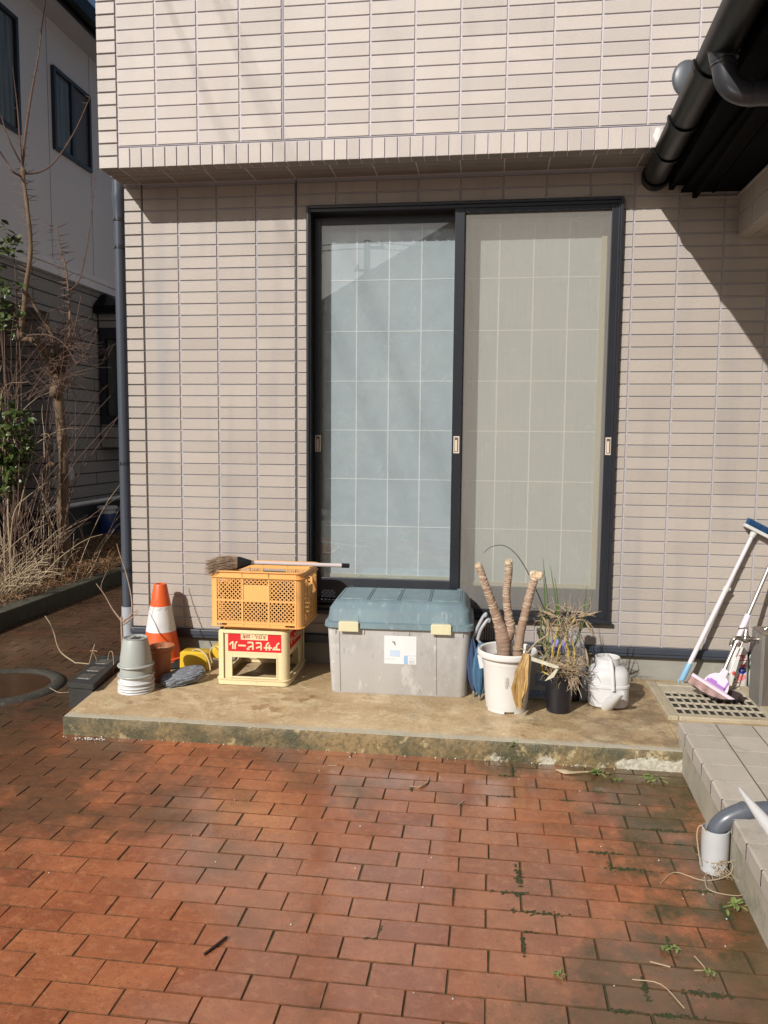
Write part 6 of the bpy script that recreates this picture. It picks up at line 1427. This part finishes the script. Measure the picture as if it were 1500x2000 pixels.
# ---- dead sapling, stalks
sapm = M('sapling_bark', (.36, .26, .19), .8, var=.8, vscale=30, col2=(.22, .14, .10), bump=.4)
t = thing('dead_sapling', 'thin leafless sapling behind the stacked pots at the house corner', 'sapling', (-.84, -.5, .0))
bm = new()
for pts, r0, r1 in (([(-.842,-.5,0),(-.838,-.5,.177),(-.832,-.5,.29),(-.833,-.5,.387),(-.834,-.5,.443)], .008, .006), ([(-.829,-.5,.415),(-.892,-.48,.478),(-.934,-.48,.551),(-.982,-.48,.614)], .0045, .002), ([(-.934,-.48,.551),(-.96,-.47,.60),(-.93,-.46,.68)], .002, .001),
                    ([(-.834,-.5,.41),(-.823,-.5,.424),(-.779,-.5,.459),(-.800,-.45,.544),(-.844,-.42,.677),(-.877,-.42,.774),(-.890,-.42,.824)], .005, .0018), ([(-.824,-.5,.415),(-.779,-.5,.459),(-.742,-.5,.483)], .005, .002), ([(-.824,-.5,.401),(-.783,-.5,.431),(-.738,-.5,.478)], .005, .002), ([(-.83, -.5, .42), (-.80, -.5, .405), (-.765, -.5, .375)], .003, .0012)):
    sp = spline(pts, 5); tube(bm, sp, lerp_r(r0, r1, len(sp)), 7)
part('stem', bm, sapm, t, smooth=60)
bm = new()
for pts in ([(-1.183,-.35,.13),(-1.287,-.33,.190),(-1.323,-.33,.300),(-1.33,-.35,.351),(-1.36,-.35,.394)],): sp = spline(pts, 6); tube(bm, sp, lerp_r(.0038, .0024, len(sp)), 6)
tube(bm, [(-1.10, -.36, .134), (-1.183, -.35, .134)], .003, 5)
solo('dry_stalk', bm, straw2, 'long pale curved dry stalk rising from the black block towards the left', 'stalk', (-1.18, -.35, .13), smooth=60)
bm = new(); tube(bm, spline([(-1.136,-.3,.10),(-1.112,-.3,.18),(-1.095,-.3,.231)], 4), .0025, 5); tube(bm, [(-1.125, -.3, .19), (-1.108, -.3, .195), (-1.08, -.3, .19)], .002, 4); tube(bm, spline([(-1.11, -.3, .19), (-1.09, -.3, .15), (-1.085, -.3, .10)], 4), .0012, 4)
solo('dry_stalk', bm, straw2, 'short forked dry stalk behind the black block', 'stalk', (-1.12, -.3, .1), smooth=60)
bm = new(); tube(bm, spline([(-1.03, -.28, .13), (-1.02, -.28, .18), (-.99, -.30, .185), (-.955, -.36, .12), (-.95, -.38, .09)], 5), .0016, 5)
solo('dry_stalk', bm, straw2, 'thin looped dry stalk over the glass inserts of the black block', 'stalk', (-1.0, -.3, .1), smooth=60)

# ---- litter, weeds and moss on the bricks
rnd = random.Random(40)
bm = new()
for sp_, r in ((spline([(1.66,-1.93,.003),(1.72,-1.86,.004),(1.80,-1.90,.006),(1.88,-1.88,.02),(1.90,-1.84,.04),(1.86,-1.86,.05)], 6), .0016), (spline([(1.80,-1.90,.02),(1.80,-1.96,.01),(1.88,-1.98,.01),(1.95,-1.93,.006),(2.0,-1.99,.01)], 6), .0015), (spline([(1.80,-1.85,.03),(1.79,-1.83,.12),(1.80,-1.83,.155),(1.815,-1.84,.14)], 5), .002), (spline([(1.86,-1.86,.05),(1.90,-1.92,.02),(1.94,-2.0,.005)], 5), .0012)):
    tube(bm, sp_, r, 5)
for _ in range(26): wig(bm, (1.845+rnd.uniform(-.03, .03), -1.865+rnd.uniform(-.01, .01), rnd.uniform(.01, .05)), (rnd.gauss(0, 1), rnd.gauss(-.4, .6), rnd.gauss(0, .5)), rnd.uniform(.02, .06), .0013)
solo('dry_tuft', bm, straw2, 'wispy tuft of dry pale roots at the foot of the upright pipe', 'dry weed', (1.845, -1.865, 0))
weedm = M('weed_green', (.13, .20, .05), .6, var=.8, vscale=20, col2=(.26, .27, .09)); 
for (x, y), label, n_, s_ in (((1.86, -2.03), 'small bright green weed by the porch wall below the drainpipe', 16, .028), ((1.62, -2.27), 'small leafy weed in a brick joint near the bottom right corner', 12, .022), ((1.565, -1.12), 'bunch of wilted green weed against the right end of the step', 22, .030), ((1.78, -1.14), 'pale wilted weed just left of the porch corner', 20, .032), ((1.645, -1.19), 'tiny green sprig between the two wilted weeds', 9, .020), ((1.23, -1.035), 'dark green weed growing on the front edge of the step', 9, .028)):
    bm = new(); z = .004 if y < -1.04 else .075
    for i in range(n_):
        a = rnd.uniform(0, 6.28); leaf(bm, (x+rnd.gauss(0, s_*.5), y+rnd.gauss(0, s_*.3), z+rnd.random()*.012), (math.cos(a), math.sin(a), rnd.uniform(.1, .7)), (0, 0, 1), s_*rnd.uniform(.7, 1.3), s_*.36, .3)
    solo('weed', bm, weedm, label, 'weed', (x, y, z), group='weeds on the paving')
for (x, y), label in (((1.70, -2.36), 'minute weed sprig beside the mossy joint at lower right'), ((1.30, -2.42), 'minute weed in the mossy joint near the bottom edge')):
    bm = new()
    for i in range(8): a = rnd.uniform(0, 6.28); leaf(bm, (x+rnd.gauss(0, .008), y+rnd.gauss(0, .006), .004), (math.cos(a), math.sin(a), .5), (0, 0, 1), .017, .006, .3)
    solo('weed', bm, weedm, label, 'weed', (x, y, 0), group='weeds on the paving')
bm = new(); P = spline([(1.40, -1.10, .006), (1.455, -1.125, .012), (1.52, -1.11, .012), (1.58, -1.10, .008)], 6)
for i, p in enumerate(P): pass
tube(bm, P, [.005, .009, .013, .016, .019, .017, .013, .010, .009, .008, .007, .006, .006, .006, .006, .005, .005, .004, .003][:len(P)], 7)
for v in bm.verts: v.co.z = .003+(v.co.z-.003)*.45
solo('dead_leaf', bm, straw2, 'long curled dead leaf lying against the step beside the wilted weed', 'dead leaf', (1.47, -1.11, 0), smooth=60)
bm = new(); tube(bm, spline([(.832, -1.36, .003), (.85, -1.345, .006), (.868, -1.31, .006), (.872, -1.25, .003)], 5), [.002, .004]+[.005]*4+[.004]*5+[.003]*3+[.001]*2, 6); tube(bm, [(.80, -1.35, .003), (.84, -1.36, .006)], .0018, 4)
solo('twig', bm, straw, 'pale split twig lying on the bricks in front of the storage box', 'twig', (.85, -1.33, 0), group='twigs and stems on the bricks')
bm = new(); tube(bm, [(.352, -2.475, .004), (.372, -2.435, .006), (.388, -2.395, .005)], [.0035, .004, .0035], 7)
solo('twig', bm, M('dark_twig', (.035, .014, .01), .7), 'short dark brown twig lying across a brick joint near the bottom', 'twig', (.37, -2.43, 0), group='twigs and stems on the bricks', smooth=60)
for pts, lab_, r in (([(1.0, -1.49, .004), (1.012, -1.47, .005), (1.022, -1.45, .004)], 'thin dark curved stem on a brick joint left of the mossy corner', .0018), ([(.43, -1.205, .004), (.47, -1.20, .004)], 'short straw on the bricks close under the storage box end of the step', .0016), ([(1.49, -2.41, .004), (1.56, -2.42, .005), (1.60, -2.50, .004)], 'pale bent straw near the bottom edge, right of centre', .0016), ([(1.55, -2.33, .004), (1.60, -2.345, .004)], 'pale straight straw on the dark moss at lower right', .002), ([(1.66, -2.35, .004), (1.69, -2.34, .004), (1.675, -2.29, .005)], 'pale hooked straw by the porch at lower right', .0016), ([(-1.28, -.46, .02), (-1.20, -.5, .01), (-1.14, -.48, .01)], 'pale straight straw between the drain cover and the black block', .002)):
    bm = new(); tube(bm, spline(pts, 4), r, 5); solo('straw', bm, straw2 if 'dark' not in lab_ or 'moss' in lab_ else MATS['dark_twig'], lab_, 'straw', pts[0], group='twigs and stems on the bricks')
# pebbles: loose white grit along the step, uncountable
bm = new()
for _ in range(150):
    if rnd.random() < .35: x, y = -.72+rnd.gauss(0, .05), -1.065-abs(rnd.gauss(0, .02))
    elif rnd.random() < .5: x, y = rnd.uniform(-.8, 1.9), -1.045-abs(rnd.gauss(0, .006))
    else: x, y = rnd.uniform(-1.3, 1.85), rnd.uniform(-2.6, -1.1)
    r_ = rnd.uniform(.0012, .0042)*(1 if y > -1.2 else .7)
    s = bmesh.ops.create_icosphere(bm, subdivisions=1, radius=r_)
    for v in s['verts']: v.co = Vector((x+v.co.x*rnd.uniform(.8, 1.3), y+v.co.y, .0015+r_*.6+v.co.z*.8))
struct('white_grit', bm, M('grit_white', (.62, .60, .55), .7), kind='stuff')
# moss cushions in the brick joints on the right
mossm_ = M('moss', (.038, .048, .016), .95, bump=1, bscale=200, var=1, vscale=40, col2=(.03, .045, .012))
bm = new(); rnd = random.Random(50)
for _ in range(52):
    k = rnd.randint(-1, 15); x = rnd.uniform(.75, 1.9); y = -2.624+k*PWY; vert = rnd.random() < .5
    if vert:
        i = round((x-(.100 if k % 2 == 0 else 0))/PWX); x = (.100 if k % 2 == 0 else 0)+i*PWX; y += rnd.choice((0, PWY*.5, PWY))
    if mnoise.noise(Vector((x*2.6, y*2.6, 5)))+(x-1.2)*.30+(.3 if y < -2.15 else 0) < .05: continue
    big = rnd.random()**2
    for _ in range(int(10+55*big)):
        dx, dy = rnd.gauss(0, .004+.010*big), rnd.gauss(0, .003+.008*big)
        if vert: dx, dy = dx*.5, dy*2.4+rnd.uniform(-.02, .02)
        else: dx, dy = dx*2.6+rnd.uniform(-.02, .02), dy*.6
        r_ = rnd.uniform(.0016, .0046); s = bmesh.ops.create_icosphere(bm, subdivisions=1, radius=r_)
        for v in s['verts']: v.co = Vector((x+dx+v.co.x*1.3, y+dy+v.co.y, .0005+v.co.z*.4))
struct('joint_moss', bm, mossm_, kind='stuff')
# ---- service cables overhead (only their soft shadows fall in view, on the upper wall)
for dx, lab_ in ((0, 'overhead cable whose soft shadow falls nearest the house corner on the upper wall'), (.26, 'overhead cable whose soft shadow falls second from the house corner on the upper wall'), (.31, 'thin overhead cable running right beside the second one')):
    A = Vector((-2.68+dx, -3.9, 6.39)); B = Vector((-3.26+dx, -5.35, 6.91)); k = (A-B)
    bm = new(); tube(bm, [A+k*2.2, A, B, B-k*7], .0042 if dx < .3 else .0030, 6)
    solo('service_cable', bm, MATS['black_plastic'], lab_, 'cable', tuple(A), group='service cables above the yard')

bm = new(); box(bm, -4.0, 6.0, 11.0, 11.14, -.02, 1.75); bw_ = solo('garden_wall', bm, kerbm, 'grey block wall closing the passage behind the house, hidden from this side', 'wall', (0, 11, 0))
bm = new(); box(bm, -4.02, 6.02, 10.97, 11.17, 1.75, 1.81); part('coping', bm, M('coping_grey', (.22, .21, .19), .9, var=.5), bw_, bevel=.008)
